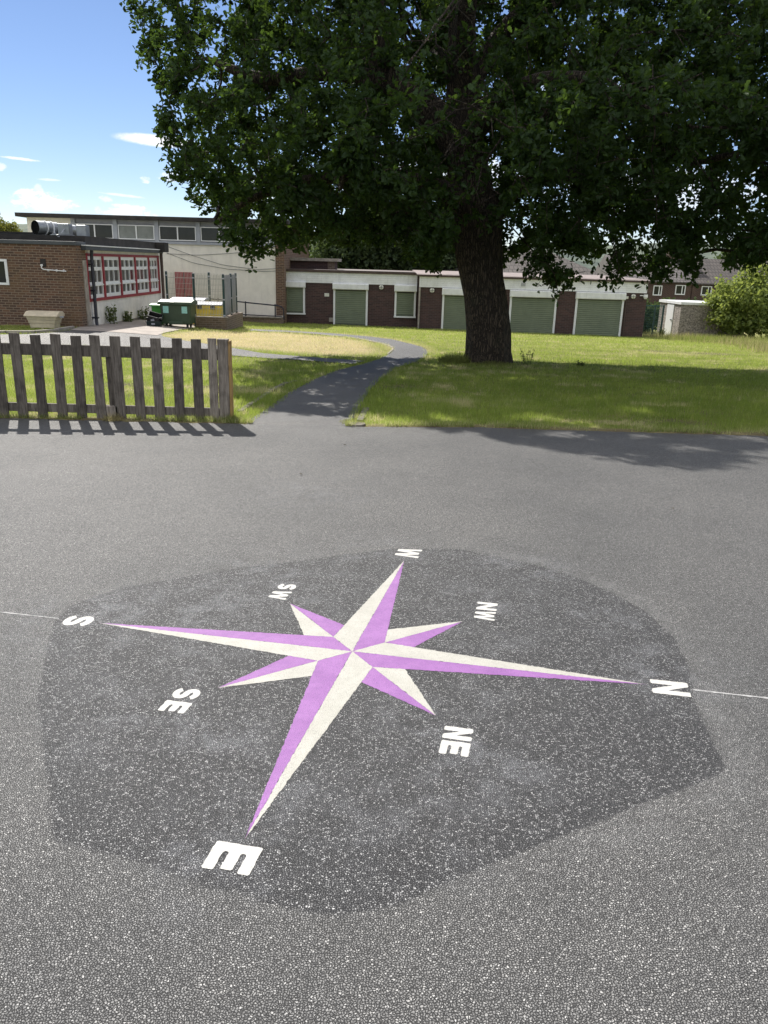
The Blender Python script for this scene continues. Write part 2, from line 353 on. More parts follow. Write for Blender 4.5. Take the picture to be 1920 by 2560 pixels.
MT['oldkerb'] = plain('mossy_kerb', (.15, .135, .105), .95, var=.4, vscale=9, bmp=.6, bscale=40)
MT['lens'] = plain('lamp_lens', (.72, .71, .64), .3, var=.08, vscale=14)
MT['rubber'] = plain('rubber', (.02, .02, .02), .7)
def pebble():
    m, nt, b = newmat('pebble_dash'); p = pos(nt)
    v = N(nt, 'ShaderNodeTexVoronoi'); v.inputs['Scale'].default_value = 22; nt.links.new(p, v.inputs['Vector'])
    s_ = N(nt, 'ShaderNodeSeparateColor'); nt.links.new(v.outputs['Color'], s_.inputs[0])
    c = mix(nt, s_.outputs[0], (.17, .15, .135), (.50, .45, .41))
    c = mix(nt, sstep(nt, noise(nt, p, 9, 4), .35, .7), mix(nt, 1.0, c, (.75, .75, .75), 'MULTIPLY'), c)
    nt.links.new(c, b.inputs['Base Color']); b.inputs['Roughness'].default_value = .9
    bump(nt, b, M(nt, 'SUBTRACT', 1, v.outputs['Distance']), .8, .02); return m
MT['pebble'] = pebble()
def tilemat(name, c1, c2, row=.30):
    m, nt, b = newmat(name); p = pos(nt); sp = N(nt, 'ShaderNodeSeparateXYZ'); nt.links.new(p, sp.inputs[0])
    cvn = N(nt, 'ShaderNodeCombineXYZ'); nt.links.new(sp.outputs[0], cvn.inputs[0]); nt.links.new(M(nt, 'MULTIPLY', sp.outputs[1], .5), cvn.inputs[1])
    bt = N(nt, 'ShaderNodeTexBrick'); nt.links.new(cvn.outputs[0], bt.inputs['Vector']); bt.inputs['Scale'].default_value = 1
    bt.inputs['Brick Width'].default_value = .26; bt.inputs['Row Height'].default_value = row; bt.inputs['Mortar Size'].default_value = .025
    bt.inputs['Color1'].default_value = (*c1, 1); bt.inputs['Color2'].default_value = (*c2, 1); bt.inputs['Mortar'].default_value = (*(x*.35 for x in c1), 1)
    nt.links.new(bt.outputs['Color'], b.inputs['Base Color']); b.inputs['Roughness'].default_value = .85
    bump(nt, b, M(nt, 'MULTIPLY', bt.outputs['Fac'], -1), .6, .03); return m
MT['tile'] = tilemat('brown_roof_tile', (.095, .080, .073), (.07, .06, .055))
MT['tile2'] = tilemat('grey_roof_tile', (.15, .135, .13), (.125, .112, .108), .2)
def barkmat():
    m, nt, b = newmat('oak_bark'); p = pos(nt)
    w = noise(nt, p, 3, 3); wv = N(nt, 'ShaderNodeCombineXYZ')
    for i in range(3): nt.links.new(M(nt, 'MULTIPLY', w, .25), wv.inputs[i])
    pp = N(nt, 'ShaderNodeVectorMath', operation='ADD'); nt.links.new(p, pp.inputs[0]); nt.links.new(wv.outputs[0], pp.inputs[1])
    v = N(nt, 'ShaderNodeTexVoronoi', feature='DISTANCE_TO_EDGE'); nt.links.new(scaled(nt, pp.outputs[0], (24, 24, 2.2)), v.inputs['Vector']); v.inputs['Scale'].default_value = 1
    e = sstep(nt, v.outputs['Distance'], .02, .26)
    f = noise(nt, scaled(nt, p, (40, 40, 12)), 1, 4, .6)
    c = mix(nt, e, (.018, .013, .009), mix(nt, f, (.048, .036, .025), (.115, .088, .062)))
    c = mix(nt, M(nt, 'MULTIPLY', sstep(nt, noise(nt, p, 1.4, 3), .55, .75), .35), c, (.05, .06, .03))
    nt.links.new(c, b.inputs['Base Color']); b.inputs['Roughness'].default_value = .95
    bump(nt, b, M(nt, 'ADD', e, M(nt, 'MULTIPLY', f, .35)), 1.0, .05); return m
MT['bark'] = barkmat()
MT['oakleaf'] = leafmat('oak_leaf', (.013, .034, .008), (.030, .062, .015), (.085, .145, .02), .38)
MT['bushleaf'] = leafmat('bush_leaf', (.10, .15, .036), (.25, .30, .085), (.34, .40, .085), .45)
MT['willowleaf'] = leafmat('willow_leaf', (.035, .06, .025), (.08, .115, .045), (.12, .17, .05), .35)
MT['coniferleaf'] = leafmat('conifer_leaf', (.022, .045, .02), (.05, .08, .03), (.06, .09, .03), .25)
MT['goldleaf'] = leafmat('gold_hedge_leaf', (.10, .12, .02), (.18, .19, .04), (.22, .22, .04), .4)
MT['weedleaf'] = leafmat('weed_leaf', (.08, .11, .04), (.19, .22, .09), (.2, .25, .07), .4)
def grassmat(name, g1, g2, d1, t, tshare=.5):
    m, nt, b = newmat(name); nt.nodes.remove(b); out = nt.nodes['Material Output']
    c = mix(nt, attr(nt, 'tone'), g1, g2); c = mix(nt, attr(nt, 'dry'), c, d1)
    tcol = mix(nt, attr(nt, 'dry'), t, d1)
    d = N(nt, 'ShaderNodeBsdfDiffuse'); nt.links.new(c, d.inputs[0])
    tr = N(nt, 'ShaderNodeBsdfTranslucent'); nt.links.new(tcol, tr.inputs[0])
    mx = N(nt, 'ShaderNodeMixShader'); mx.inputs[0].default_value = tshare; nt.links.new(d.outputs[0], mx.inputs[1]); nt.links.new(tr.outputs[0], mx.inputs[2])
    nt.links.new(mx.outputs[0], out.inputs[0]); return m
MT['grass'] = grassmat('lawn_blade', (.08, .14, .036), (.36, .44, .10), (.70, .61, .38), (.37, .46, .085))
MT['longgrass'] = grassmat('long_blade', (.09, .14, .03), (.22, .25, .07), (.42, .35, .20), (.24, .30, .06))
def lawnmat():
    m, nt, b = newmat('lawn_ground'); p = pos(nt)
    n = noise(nt, p, 2.3, 6, .65); f = noise(nt, scaled(nt, p, (1, .45, 1)), 22, 4, .7)
    c = mix(nt, sstep(nt, n, .3, .7), (.10, .125, .025), (.20, .21, .05))
    c = mix(nt, M(nt, 'MULTIPLY', sstep(nt, f, .5, .8), .5), c, (.07, .055, .03))
    c = mix(nt, attr(nt, 'dry'), c, mix(nt, f, (.26, .20, .11), (.56, .47, .28)))
    c = mix(nt, M(nt, 'MULTIPLY', attr(nt, 'soil'), .9), c, mix(nt, f, (.035, .026, .017), (.15, .115, .075)))
    nt.links.new(c, b.inputs['Base Color']); b.inputs['Roughness'].default_value = .95; b.inputs['Specular IOR Level'].default_value = .15
    bump(nt, b, f, .6, .03); return m
MT['lawn'] = lawnmat()

# ------------------------------------------------------------------ ground sheets
STRIP_L = [(-1.69, 8.92), (-1.67, 9.53), (-1.59, 10.87), (-1.53, 11.9), (-1.35, 13.48), (-1.08, 15.04), (-.86, 15.82), (-.54, 16.7), (-.2, 18.1), (-.02, 19.5), (.1, 20.87), (.12, 21.76), (-.02, 22.8), (-.22, 23.63), (-.85, 25.5), (-1.5, 26.5), (-2.4, 27.45), (-3.8, 28.3), (-5.2, 28.6)]
STRIP_R = [(-.50, 8.84), (-.42, 9.63), (-.36, 10.8), (-.31, 11.9), (-.16, 13.6), (.02, 15.0), (.18, 16.1), (.46, 17.0), (.72, 17.95), (.9, 19.0), (1.03, 20.4), (1.03, 21.6), (.95, 22.8), (.63, 24.1), (.06, 26.2), (-.8, 27.5), (-2.0, 28.7), (-3.7, 29.6), (-5.2, 29.9)]
DRIVE = [(-22, 19.2), (-7.98, 18.9), (-5.94, 19.2), (-3.69, 17.95), (-2.7, 17.45), (-1.9, 17.2), (-.75, 16.6), (-.5, 17.4), (-2.0, 18.1), (-3.0, 18.7), (-3.9, 19.9), (-5.2, 21.5), (-6.6, 22.9), (-6.9, 23.8), (-7.0, 24.9), (-7.2, 26.6), (-9.5, 26.6), (-9.62, 24.4), (-9.3, 23.0), (-9.38, 21.9), (-9.8, 21.2), (-10.3, 20.9), (-22, 20.9)]
APRON = [(-9.65, 24.4), (-9.3, 22.9), (-6.8, 23.0), (-6.95, 24.6), (-6.9, 28.2), (-7.1, 31.3), (-8.2, 35.4), (-9.65, 36.8)]
DRYP = [(-6.9, 23.2), (-4.74, 20.6), (-3.9, 20.2), (-2.84, 19.4), (-1.45, 18.7), (-.35, 19.3), (-.2, 21.5), (-.6, 24.0), (-1.6, 26.0), (-3.9, 27.9), (-5.6, 27.5), (-6.6, 26.2)]
PATHPOLY = STRIP_L+STRIP_R[::-1]
def polydist(px, py, poly):
    poly = np.asarray(poly, float); d = np.full(len(px), 1e9)
    for i in range(len(poly)):
        a = poly[i]; b = poly[(i+1) % len(poly)]; ab = b-a
        t = np.clip(((px-a[0])*ab[0]+(py-a[1])*ab[1])/(ab@ab+1e-12), 0, 1)
        d = np.minimum(d, np.hypot(px-a[0]-t*ab[0], py-a[1]-t*ab[1]))
    return np.where(inpoly(px, py, poly), d, -d)
def vnoise(x, y, s, seed=0):              # smooth value noise in numpy
    x = np.asarray(x)*s+seed*17.3; y = np.asarray(y)*s+seed*9.1
    xi = np.floor(x).astype(int); yi = np.floor(y).astype(int); fx = x-xi; fy = y-yi
    fx = fx*fx*(3-2*fx); fy = fy*fy*(3-2*fy)
    h = lambda a, b: (np.sin(a*127.1+b*311.7+seed*3.7)*43758.5453) % 1.0
    return (h(xi, yi)*(1-fx)+h(xi+1, yi)*fx)*(1-fy)+(h(xi, yi+1)*(1-fx)+h(xi+1, yi+1)*fx)*fy
def dryness(x, y):
    d = sm(-.5, .6, polydist(x, y, DRYP))*(.72+.45*vnoise(x, y, 2.0, 3))
    n = vnoise(x, y, .9, 1)*.6+vnoise(x, y, 3.1, 2)*.4
    d = np.maximum(d, sm(.66, .9, n)*.6); d = np.maximum(d, sm(.66, .82, vnoise(x*.7, y, 2.6, 21)*.6+vnoise(x, y, 9, 22)*.4)*.6)
    d = np.maximum(d, (1-sm(0.0, .22, np.abs(y-edge_y(x)-.02)))*.45)
    d = np.maximum(d, (1-sm(.0, .5, -polydist(x, y, PATHPOLY)))*.55*sm(19.5, 21, y))
    band = (.5+.5*np.sin(y*3.3+x*.35+3*vnoise(x, y, .5, 5)))
    return np.clip(np.maximum(d, .16*band*sm(19, 22, y)), 0, 1)
SCUFF = [(3.5, 9.75, .22), (3.9, 9.6, .25), (3.1, 9.95, .18), (2.7, 9.6, .12), (.15, 12.9, .3), (1.3, 10.6, .16), (4.3, 10.4, .25), (-2.9, 12.4, .3), (-3.6, 11.4, .25), (-2.6, 11.3, .2), (-4.3, 12.6, .3), (8.2, 24.0, .5), (9.6, 23.4, .6)]
def soil(x, y):
    e = y-edge_y(x); k = (1-sm(.02, .16+.12*vnoise(x, y*0, 3, 31), np.abs(e-.03)))*.9
    k = np.maximum(k, (1-sm(.55, .95, np.hypot(x-2.29, y-17.92)))*.7)
    for (cx, cy, r) in SCUFF: k = np.maximum(k, .9*np.exp(-(((x-cx)/1.6)**2+(y-cy)**2)/(r*r)))
    return np.clip(k*(.45+.9*vnoise(x, y, 6, 33)), 0, 1)
def grid(xs, ys):
    X, Y = np.meshgrid(xs, ys); nx, ny = len(xs), len(ys)
    i = np.arange(nx*ny).reshape(ny, nx)
    q = np.stack([i[:-1, :-1], i[:-1, 1:], i[1:, 1:], i[1:, :-1]], -1).reshape(-1, 4)
    return X.ravel(), Y.ravel(), q
xs = np.unique(np.round(np.concatenate([np.linspace(-900, -40, 12), np.arange(-40, -14, 2), np.arange(-14, -5, .3), np.arange(-5, 6, .1), np.arange(6, 17, .3), np.arange(17, 40, 2), np.linspace(40, 900, 12)]), 3))
ys = np.unique(np.round(np.concatenate([np.linspace(-300, 0, 8), np.arange(0, 8.5, 2), np.arange(8.3, 10, .08), np.arange(10, 14, .12), np.arange(14, 40, .3), np.arange(40, 80, 4), np.linspace(80, 1500, 12)]), 3))
X, Y, Q = grid(xs, ys)
Z = terr(X, Y)+.012-.10*(1-sm(-.12, .03, Y-edge_y(X)))
Z = Z-.03*(1-sm(.05, .4, np.maximum(np.maximum(-polydist(X, Y, PATHPOLY), 0), 0)))*(polydist(X, Y, PATHPOLY) > -.4)
o = npmesh('lawn', np.stack([X, Y, Z], 1), Q.ravel(), np.full(len(Q), 4), MT['lawn'], smooth=True, attrs={'dry': dryness(X, Y), 'soil': soil(X, Y)})
kind(o, 'structure')

CTR = np.array([-.1276, 3.1497]); TH = -.2076
nv = np.array([cos(TH), sin(TH)]); ev = np.array([sin(TH), -cos(TH)])
STAIN = [(-1.61, 3.4), (-1.37, 2.68), (-1.13, 2.21), (-.96, 1.87), (-.7, 1.8), (-.48, 1.71), (-.25, 1.64), (-.12, 1.61), (.05, 1.64), (.28, 1.78), (1.22, 2.28), (1.25, 2.53), (1.29, 2.78), (1.38, 3.08), (1.41, 3.35), (1.38, 3.65), (1.3, 3.85), (1.14, 4.13), (.91, 4.35), (.49, 4.62), (.06, 4.6), (-.48, 4.37), (-1.01, 4.14), (-1.44, 3.87), (-1.61, 3.64)]
xs = np.unique(np.round(np.concatenate([np.linspace(-40, -6, 10), np.arange(-6, -2.2, .05), np.arange(-2.2, 2.2, .045), np.arange(2.2, 7, .05), np.linspace(7, 40, 10)]), 4))
ys = np.unique(np.round(np.concatenate([np.linspace(-30, 0, 6), np.arange(0, 1.0, .25), np.arange(1.0, 5.4, .045), np.arange(5.4, 8.6, .2)]), 4))
ts = np.linspace(0, 1, 4)[1:]
X, Y, Q = grid(xs, np.concatenate([ys, 8.6+ts]))
m_ = Y > 8.59
rag = .07*(vnoise(X, Y*0, 3.0, 8)-.5)+.06*(vnoise(X, Y*0, 11.0, 9)-.5)+.03*(vnoise(X, Y*0, 31.0, 10)-.5)
Y = np.where(m_, 8.55+(Y-8.6)*(edge_y(X)+rag-8.55)/1.0, Y)
Z = SX*X+SY*Y
pd = polydist(X, Y, STAIN)
chalk = np.zeros_like(X)
for (cx, cy, r, a) in [(-1.42, 3.5, .35, .8), (-.95, 3.62, .4, .7), (-.6, 4.0, .5, .6), (.0, 4.5, .35, .6), (.9, 4.25, .22, .9), (1.12, 3.6, .2, .9), (1.25, 3.0, .25, .9), (-.62, 2.45, .2, .9), (-.45, 1.86, .2, .9), (-.35, 2.1, .2, .6), (.2, 2.55, .2, .9), (.35, 2.3, .25, .9), (.1, 2.1, .3, .5), (-1.0, 3.1, .4, .6), (.5, 3.2, .3, .5), (-.9, 2.6, .3, .6), (-.6, 5.9, .5, .5), (.45, 2.9, .25, .6), (-.15, 3.8, .3, .4), (.7, 4.4, .2, .7), (.55, 3.75, .35, .5)]:
    chalk = np.maximum(chalk, a*np.exp(-((X-cx)**2+(Y-cy)**2)/(r*r)))
o = npmesh('playground', np.stack([X, Y, Z], 1), Q.ravel(), np.full(len(Q), 4), MT['asphalt'], smooth=True, attrs={'sealed': np.where(X < -.3, sm(-.07, .08, pd), sm(-.045, .045, pd)), 'chalk': chalk, 'rim': np.exp(-((pd+.07)/.06)**2)*sm(.2, .8, X)})
kind(o, 'structure')

def strip(name, L, R, mat, lift, sub=6, cross=5):
    L = np.array(L, float); R = np.array(R, float); t0 = np.arange(len(L)); t1 = np.linspace(0, len(L)-1, (len(L)-1)*sub+1)
    f = lambda A: np.stack([np.interp(t1, t0, A[:, 0]), np.interp(t1, t0, A[:, 1])], 1)
    L, R = f(L), f(R)
    jl = .05*(vnoise(L[:, 0], L[:, 1], 3, 1)-.5)[:, None]; jr = .05*(vnoise(R[:, 0], R[:, 1], 3, 2)-.5)[:, None]
    L = L+jl; R = R+jr
    c = np.linspace(0, 1, cross); P = L[:, None]*(1-c)[None, :, None]+R[:, None]*c[None, :, None]
    X, Y = P[..., 0].ravel(), P[..., 1].ravel(); n, k = P.shape[:2]; i = np.arange(n*k).reshape(n, k)
    q = np.stack([i[:-1, :-1], i[:-1, 1:], i[1:, 1:], i[1:, :-1]], -1).reshape(-1, 4)
    return kind(npmesh(name, np.stack([X, Y, terr(X, Y)+lift-(lift+.02)*(1-sm(-.06, .10, Y-edge_y(X)))], 1), q.ravel(), np.full(len(q), 4), mat, smooth=True), 'structure')
strip('footpath', STRIP_L, STRIP_R, MT['path'], .016)
def drape(name, poly, mat, lift, step=.25, maxlen=4):
    import bmesh
    bm = bmesh.new(); vs = [bm.verts.new((p[0], p[1], 0)) for p in poly]; bm.faces.new(vs)
    bmesh.ops.triangulate(bm, faces=bm.faces[:])
    for _ in range(7):
        es = [e for e in bm.edges if e.calc_length() > .7]
        if not es: break
        bmesh.ops.subdivide_edges(bm, edges=es, cuts=1); bmesh.ops.triangulate(bm, faces=bm.faces[:])
    me = bpy.data.meshes.new(name)
    for v in bm.verts: v.co.z = float(terr(v.co.x, v.co.y))+lift
    bmesh.ops.recalc_face_normals(bm, faces=bm.faces[:]); bm.to_mesh(me); bm.free(); me.materials.append(mat)
    o = bpy.data.objects.new(name, me); COL.objects.link(o); return kind(o, 'structure')
drape('driveway', DRIVE, MT['drive'], .026)
drape('yard', APRON, MT['apron'], .034)
# kerb stones beside the path and along the drive
def kerb(name, pts, w, h, mat, label, gap=.004, seglen=.9):
    b = MB(); pts = [np.array(p, float) for p in pts]; acc = []
    for a, c in zip(pts[:-1], pts[1:]):
        n = max(1, int(round(np.linalg.norm(c-a)/seglen)))
        for i in range(n): acc.append((a+(c-a)*i/n, a+(c-a)*(i+1)/n))
    for p, q in acc:
        d = (q-p)/np.linalg.norm(q-p); s_ = np.array([-d[1], d[0]])*w/2; p2 = p+d*gap; q2 = q-d*gap
        za, zb = float(terr(*p2)), float(terr(*q2)); hh = h+random.uniform(-.012, .012)
        P = [(*(p2-s_), za-.05), (*(p2+s_), za-.05), (*(q2+s_), zb-.05), (*(q2-s_), zb-.05), (*(p2-s_), za+hh), (*(p2+s_), za+hh), (*(q2+s_), zb+hh), (*(q2-s_), zb+hh)]
        b.add(P, [(3, 2, 1, 0)[::-1], (7, 6, 5, 4), (0, 4, 5, 1), (1, 5, 6, 2), (2, 6, 7, 3), (3, 7, 4, 0)])
    x0, y0 = pts[0]
    o = b.build(name, mat, None, loc=(x0, y0, float(terr(x0, y0))), bevel=.008)
    return tag(o, label, 'kerb')
kerb('kerb_edging', [(-1.93, 9.95), (-1.88, 11.1), (-1.83, 12.0), (-1.72, 13.1), (-1.6, 13.5)], .08, .035, MT['oldkerb'], 'worn concrete kerb half buried in grass left of the dark path')
kerb('kerb_edging', [(-.33, 9.35), (-.28, 10.4)], .08, .035, MT['oldkerb'], 'short worn kerb at the mouth of the path, right side')
kerb('timber_edging', STRIP_L[9:18], .05, .035, MT['apron'], 'thin pale edging on the inside of the path bend', seglen=1.2)
kerb('kerb_edging', [(-20, 21.35), (-10.4, 21.3), (-9.75, 21.6), (-9.45, 22.3), (-9.5, 23.6)], .12, .10, MT['concrete'], 'long kerb between grey drive and brick building lawn')
b = MB(); b.tube([(-.36, 9.17, -.33), (-.36, 9.17, -.245)], [.12, .105], 24)
tag(b.build('concrete_footing', MT['oldkerb'], loc=(-.36, 9.17, -.27)), 'round concrete footing set in the grass at the path mouth', 'footing')

# ------------------------------------------------------------------ compass rose
def pz(x, y, l=.004): return SX*x+SY*y+l
def cw(n, e): q = CTR+n*nv+e*ev; return q[0], q[1]
cz = pz(*CTR, 0)
rose = thing('compass_rose', 'large purple and cream eight point compass rose painted on the playground', 'ground marking', (*CTR, cz))
def flat(name, polys, mat, parent, lift=.0012, rag=0):
    b = MB()
    for poly in polys:
        pts = []
        for i, p in enumerate(poly):
            q = poly[(i+1) % len(poly)]; L = math.hypot(q[0]-p[0], q[1]-p[1]); k = max(1, int(L/.012)) if rag else 1
            for j in range(k):
                n = p[0]+(q[0]-p[0])*j/k; e = p[1]+(q[1]-p[1])*j/k
                if rag and j: n += random.gauss(0, rag); e += random.gauss(0, rag)
                pts.append((n, e))
        P = [cw(*p) for p in pts]
        A = sum(P[i][0]*P[(i+1) % len(P)][1]-P[(i+1) % len(P)][0]*P[i][1] for i in range(len(P)))
        if A < 0: P = P[::-1]
        b.add([(x, y, pz(x, y, lift)) for x, y in P], [tuple(range(len(P)))])
    return b.build(name, mat, parent)
def pol(r, deg): return (r*cos(radians(deg)), r*sin(radians(deg)))       # deg clockwise from N
RL, RS, RQ = 1.257, .644, .1764
for k in range(8):
    a = 45*k
    if k % 2 == 0:
        tip = pol({0: 1.292, 90: 1.283, 180: 1.288, 270: 1.257}[a], a); il = pol(RQ, a-45); ir = pol(RQ, a+45)
        cr = flat('star_point', [[(0, 0), il, tip]], MT['cream_paint'], rose, rag=.0012)
        flat('shaded_half', [[(0, 0), tip, ir]], MT['purple_paint'], cr, rag=.0012)
    else:
        tip = pol(RS, a); inn = pol(RQ, a); tp, tn = pol(RL, a-45), pol(RL, a+45); t = .125
        bp = (inn[0]+(tp[0]-inn[0])*t, inn[1]+(tp[1]-inn[1])*t); bn = (inn[0]+(tn[0]-inn[0])*t, inn[1]+(tn[1]-inn[1])*t)
        cr = flat('star_point', [[inn, bp, tip]], MT['cream_paint'], rose, rag=.0012)
        flat('shaded_half', [[inn, tip, bn]], MT['purple_paint'], cr, rag=.0012)
def glyph(ch, w, h, s):      # outline(s) in letter space: x right (0..w), y up (0..h), s stroke
    if ch == 'E':
        m0, m1 = (h-s)/2, (h+s)/2
        return [[(0, 0), (w, 0), (w, s), (s, s), (s, m0), (w*.93, m0), (w*.93, m1), (s, m1), (s, h-s), (w, h-s), (w, h), (0, h)]]
    if ch == 'N':
        d = s*1.28
        return [[(0, 0), (s, 0), (s, h-d*1.35), (w-s*1.05, 0), (w, 0), (w, h), (w-s, h), (w-s, d*1.35), (s*1.05, h), (0, h)]]
    if ch == 'W':
        q = w/4
        return [[(q-s*.45, 0), (q+s*.55, 0), (2*q, h*.62), (3*q-s*.55, 0), (3*q+s*.45, 0), (w, h), (w-s*.95, h), (3*q, s*1.9), (2*q+s*.5, h*.95), (2*q-s*.5, h*.95), (q, s*1.9), (s*.95, h), (0, h)]]
    # S: a stroked spine
    sp = []; r = (h-s)/4; rx = (w-s)/2; cx = w/2
    for i in range(15): t = radians(20+250*i/14); sp.append((cx+rx*cos(t), h-s/2-r+r*sin(t)))
    for i in range(1, 15): t = radians(90-250*i/14); sp.append((cx+rx*cos(t), s/2+r+r*sin(t)))
    L, R = [], []
    for i in range(len(sp)):
        a = sp[max(i-1, 0)]; c = sp[min(i+1, len(sp)-1)]; dx, dy = c[0]-a[0], c[1]-a[1]; l = math.hypot(dx, dy)
        L.append((sp[i][0]-dy/l*s/2, sp[i][1]+dx/l*s/2)); R.append((sp[i][0]+dy/l*s/2, sp[i][1]-dx/l*s/2))
    return [[L[i], L[i+1], R[i+1], R[i]] for i in range(len(sp)-1)]
def chamfer(P, r):                          # soften the corners a little, as brushed paint does
    out = []
    for i in range(len(P)):
        a, p, c = P[i-1], P[i], P[(i+1) % len(P)]
        for q in (a, c):
            L = math.hypot(q[0]-p[0], q[1]-p[1]); k = min(r, .35*L)/L; out.append((p[0]+(q[0]-p[0])*k, p[1]+(q[1]-p[1])*k))
    return out
def letter(ch, n0, n1, e0, e1, s):           # letter x runs towards E, letter y towards N
    w, h = e1-e0, n1-n0
    G = glyph(ch, w, h, s)
    if ch != 'S': G = [chamfer(g, .0045) for g in G]
    polys = [[(n0+y, e0+x) for x, y in poly] for poly in G]
    flat('letter', polys, MT['white_paint'], rose, .0016, rag=.0 if ch == 'S' else .0008)
letter('E', -.077, .069, 1.305, 1.42, .037); letter('N', 1.305, 1.457, -.052, .069, .036)
letter('S', -1.467, -1.323, -.058, .062, .036); letter('W', -.077, .075, -1.482, -1.318, .034)
letter('S', -.615, -.503, .487, .572, .028); letter('E', -.612, -.501, .592, .673, .028)
letter('S', -.600, -.498, -.715, -.634, .026); letter('W', -.600, -.496, -.612, -.496, .024)
letter('N', .502, .608, -.722, -.620, .027); letter('W', .502, .608, -.606, -.494, .024)
letter('N', .500, .609, .519, .603, .028); letter('E', .502, .609, .616, .703, .028)
# the faded white playground line on either side of the rose
MT['faded'] = plain('faded_white_paint', (.32, .32, .32), .8, var=.5, vscale=45)
for name, p, q, lab in (('painted_line', (-1.60, 3.46), (-3.6, 3.88), 'faded white line running left from the letter S'), ('painted_line', (1.312, 2.845), (3.2, 2.45), 'faded white line running right from the letter N')):
    b = MB(); p = np.array(p); q = np.array(q); d = (q-p)/np.linalg.norm(q-p); s_ = np.array([-d[1], d[0]]); n = 70
    V = []; F = []
    for i in range(n+1):
        c = p+(q-p)*i/n; w = .002+.006*random.random()
        V += [(*(c-s_*w), pz(*(c-s_*w), .0012)), (*(c+s_*w), pz(*(c+s_*w), .0012))]
        if i: F.append((2*i-2, 2*i, 2*i+1, 2*i-1))
    b.add(V, F); tag(b.build(name, MT['faded'], loc=(*p, pz(*p, 0))), lab, 'ground marking')

# ------------------------------------------------------------------ picket fence
FY = 9.33
fence = thing('picket_fence', 'weathered grey wooden picket fence at the edge of the playground', 'fence', (-3.3, FY, float(terr(-3.3, FY))))
def board(x0, x1, y0, y1, z0, z1, lean=0.0, tilt=0.0):
    b = MB(); k = 5
    V = []; F = []
    for i in range(k):
        t = i/(k-1); z = z0+(z1-z0)*t; dx = lean*t+random.uniform(-.002, .002)
        V += [(x0+dx, y0, z+(tilt if i == k-1 else 0)), (x1+dx, y0, z), (x1+dx, y1, z), (x0+dx, y1, z+(tilt if i == k-1 else 0))]
        if i:
            o = 4*i
            for j in range(4): F.append((o-4+j, o-4+(j+1) % 4, o+(j+1) % 4, o+j))
    F += [(3, 2, 1, 0), (4*k-4, 4*k-3, 4*k-2, 4*k-1)]
    return b.add(V, F)
for i in range(-8, 10):
    x = -4.53+.2415*i+random.uniform(-.006, .006); g = float(terr(x, FY))
    board(x, x+.122+random.uniform(-.004, .004), FY, FY+.024, g+random.uniform(-.01, .02), .692-.001*i+random.uniform(-.01, .008), random.uniform(-.012, .012), random.uniform(-.006, .006)).build('picket', MT['wood'], fence, bevel=.004)
board(-2.165, -2.06, FY, FY+.024, float(terr(-2.1, FY)), .697, .004).build('picket', MT['wood_grey'], fence, bevel=.004)
board(-2.05, -1.922, FY-.002, FY+.10, float(terr(-2, FY))-.05, .69, .003).build('post', MT['wood_grey'], fence, bevel=.006)
board(-1.92, -1.895, FY-.004, FY+.10, float(terr(-2, FY))-.05, .672, .004).build('post_facing', MT['wood_raw'], fence, bevel=.003)
for z0, z1 in ((.437, .572), (-.25, -.145)):
    MB().box(-6.5, -2.052, FY+.026, FY+.066, z0, z1).build('rail', MT['wood'], fence, bevel=.005)
for x in (-3.42, -6.3): board(x, x+.125, FY+.068, FY+.165, float(terr(x, FY))-.05, .56).build('post', MT['wood'], fence, bevel=.005)
MB().box(-3.44, -3.30, FY+.0, FY+.025, -.285, -.15).build('cleat', MT['wood_grey'], fence, bevel=.004)

# ------------------------------------------------------------------ brick building, far left
G1 = float(terr(-9.6, 24.6))
bb = thing('brick_building', 'brown brick flat roofed building at the far left', 'building', (-12, 24.6, G1))
MB().box(-19, -9.58, 24.6, 25.35, -1.0, 1.87).build('wall', MT['brick_l'], bb)
MB().box(-19, -9.55, 24.55, 25.36, 1.872, 1.985).build('coping', MT['slate_grey'], bb, bevel=.01)
MB().box(-19, -11.15, 26.0, 33.5, 1.99, 2.21).build('roof_upstand', MT['slate_grey'], bb)
MB().box(-19, -11.1, 25.95, 33.55, 2.212, 2.25).build('roof_edge', MT['felt'], bb)
f = MB()
for a in ((-13.4, -11.72, .66, .73), (-13.4, -11.72, 1.35, 1.42)): f.box(a[0], a[1], 24.57, 24.62, a[2], a[3])
for a in ((-11.80, -11.72), (-12.62, -12.56), (-13.4, -13.33)): f.box(a[0], a[1], 24.571, 24.619, .732, 1.348)
w = f.build('window', MT['white'], bb); MB().box(-13.33, -11.80, 24.59, 24.598, .73, 1.35).build('pane', MT['glass'], w)
f = MB().tube([(-10.65, 24.55, 1.26), (-10.65, 24.53, 1.19), (-10.60, 24.52, 1.155), (-10.5, 24.52, 1.145), (-9.9, 24.52, 1.115)], .016, 8)
f.tube([(-10.65, 24.60, 1.27), (-10.65, 24.53, 1.27)], .034, 12)
for x in (-10.45, -10.2, -9.98): f.box(x-.012, x+.012, 24.5, 24.6, 1.10, 1.165)
f.build('overflow_pipe', MT['white'], bb)
MB().box(-10.70, -10.53, 24.585, 24.6, 1.22, 1.46).build('vent_hole', MT['felt'], bb)

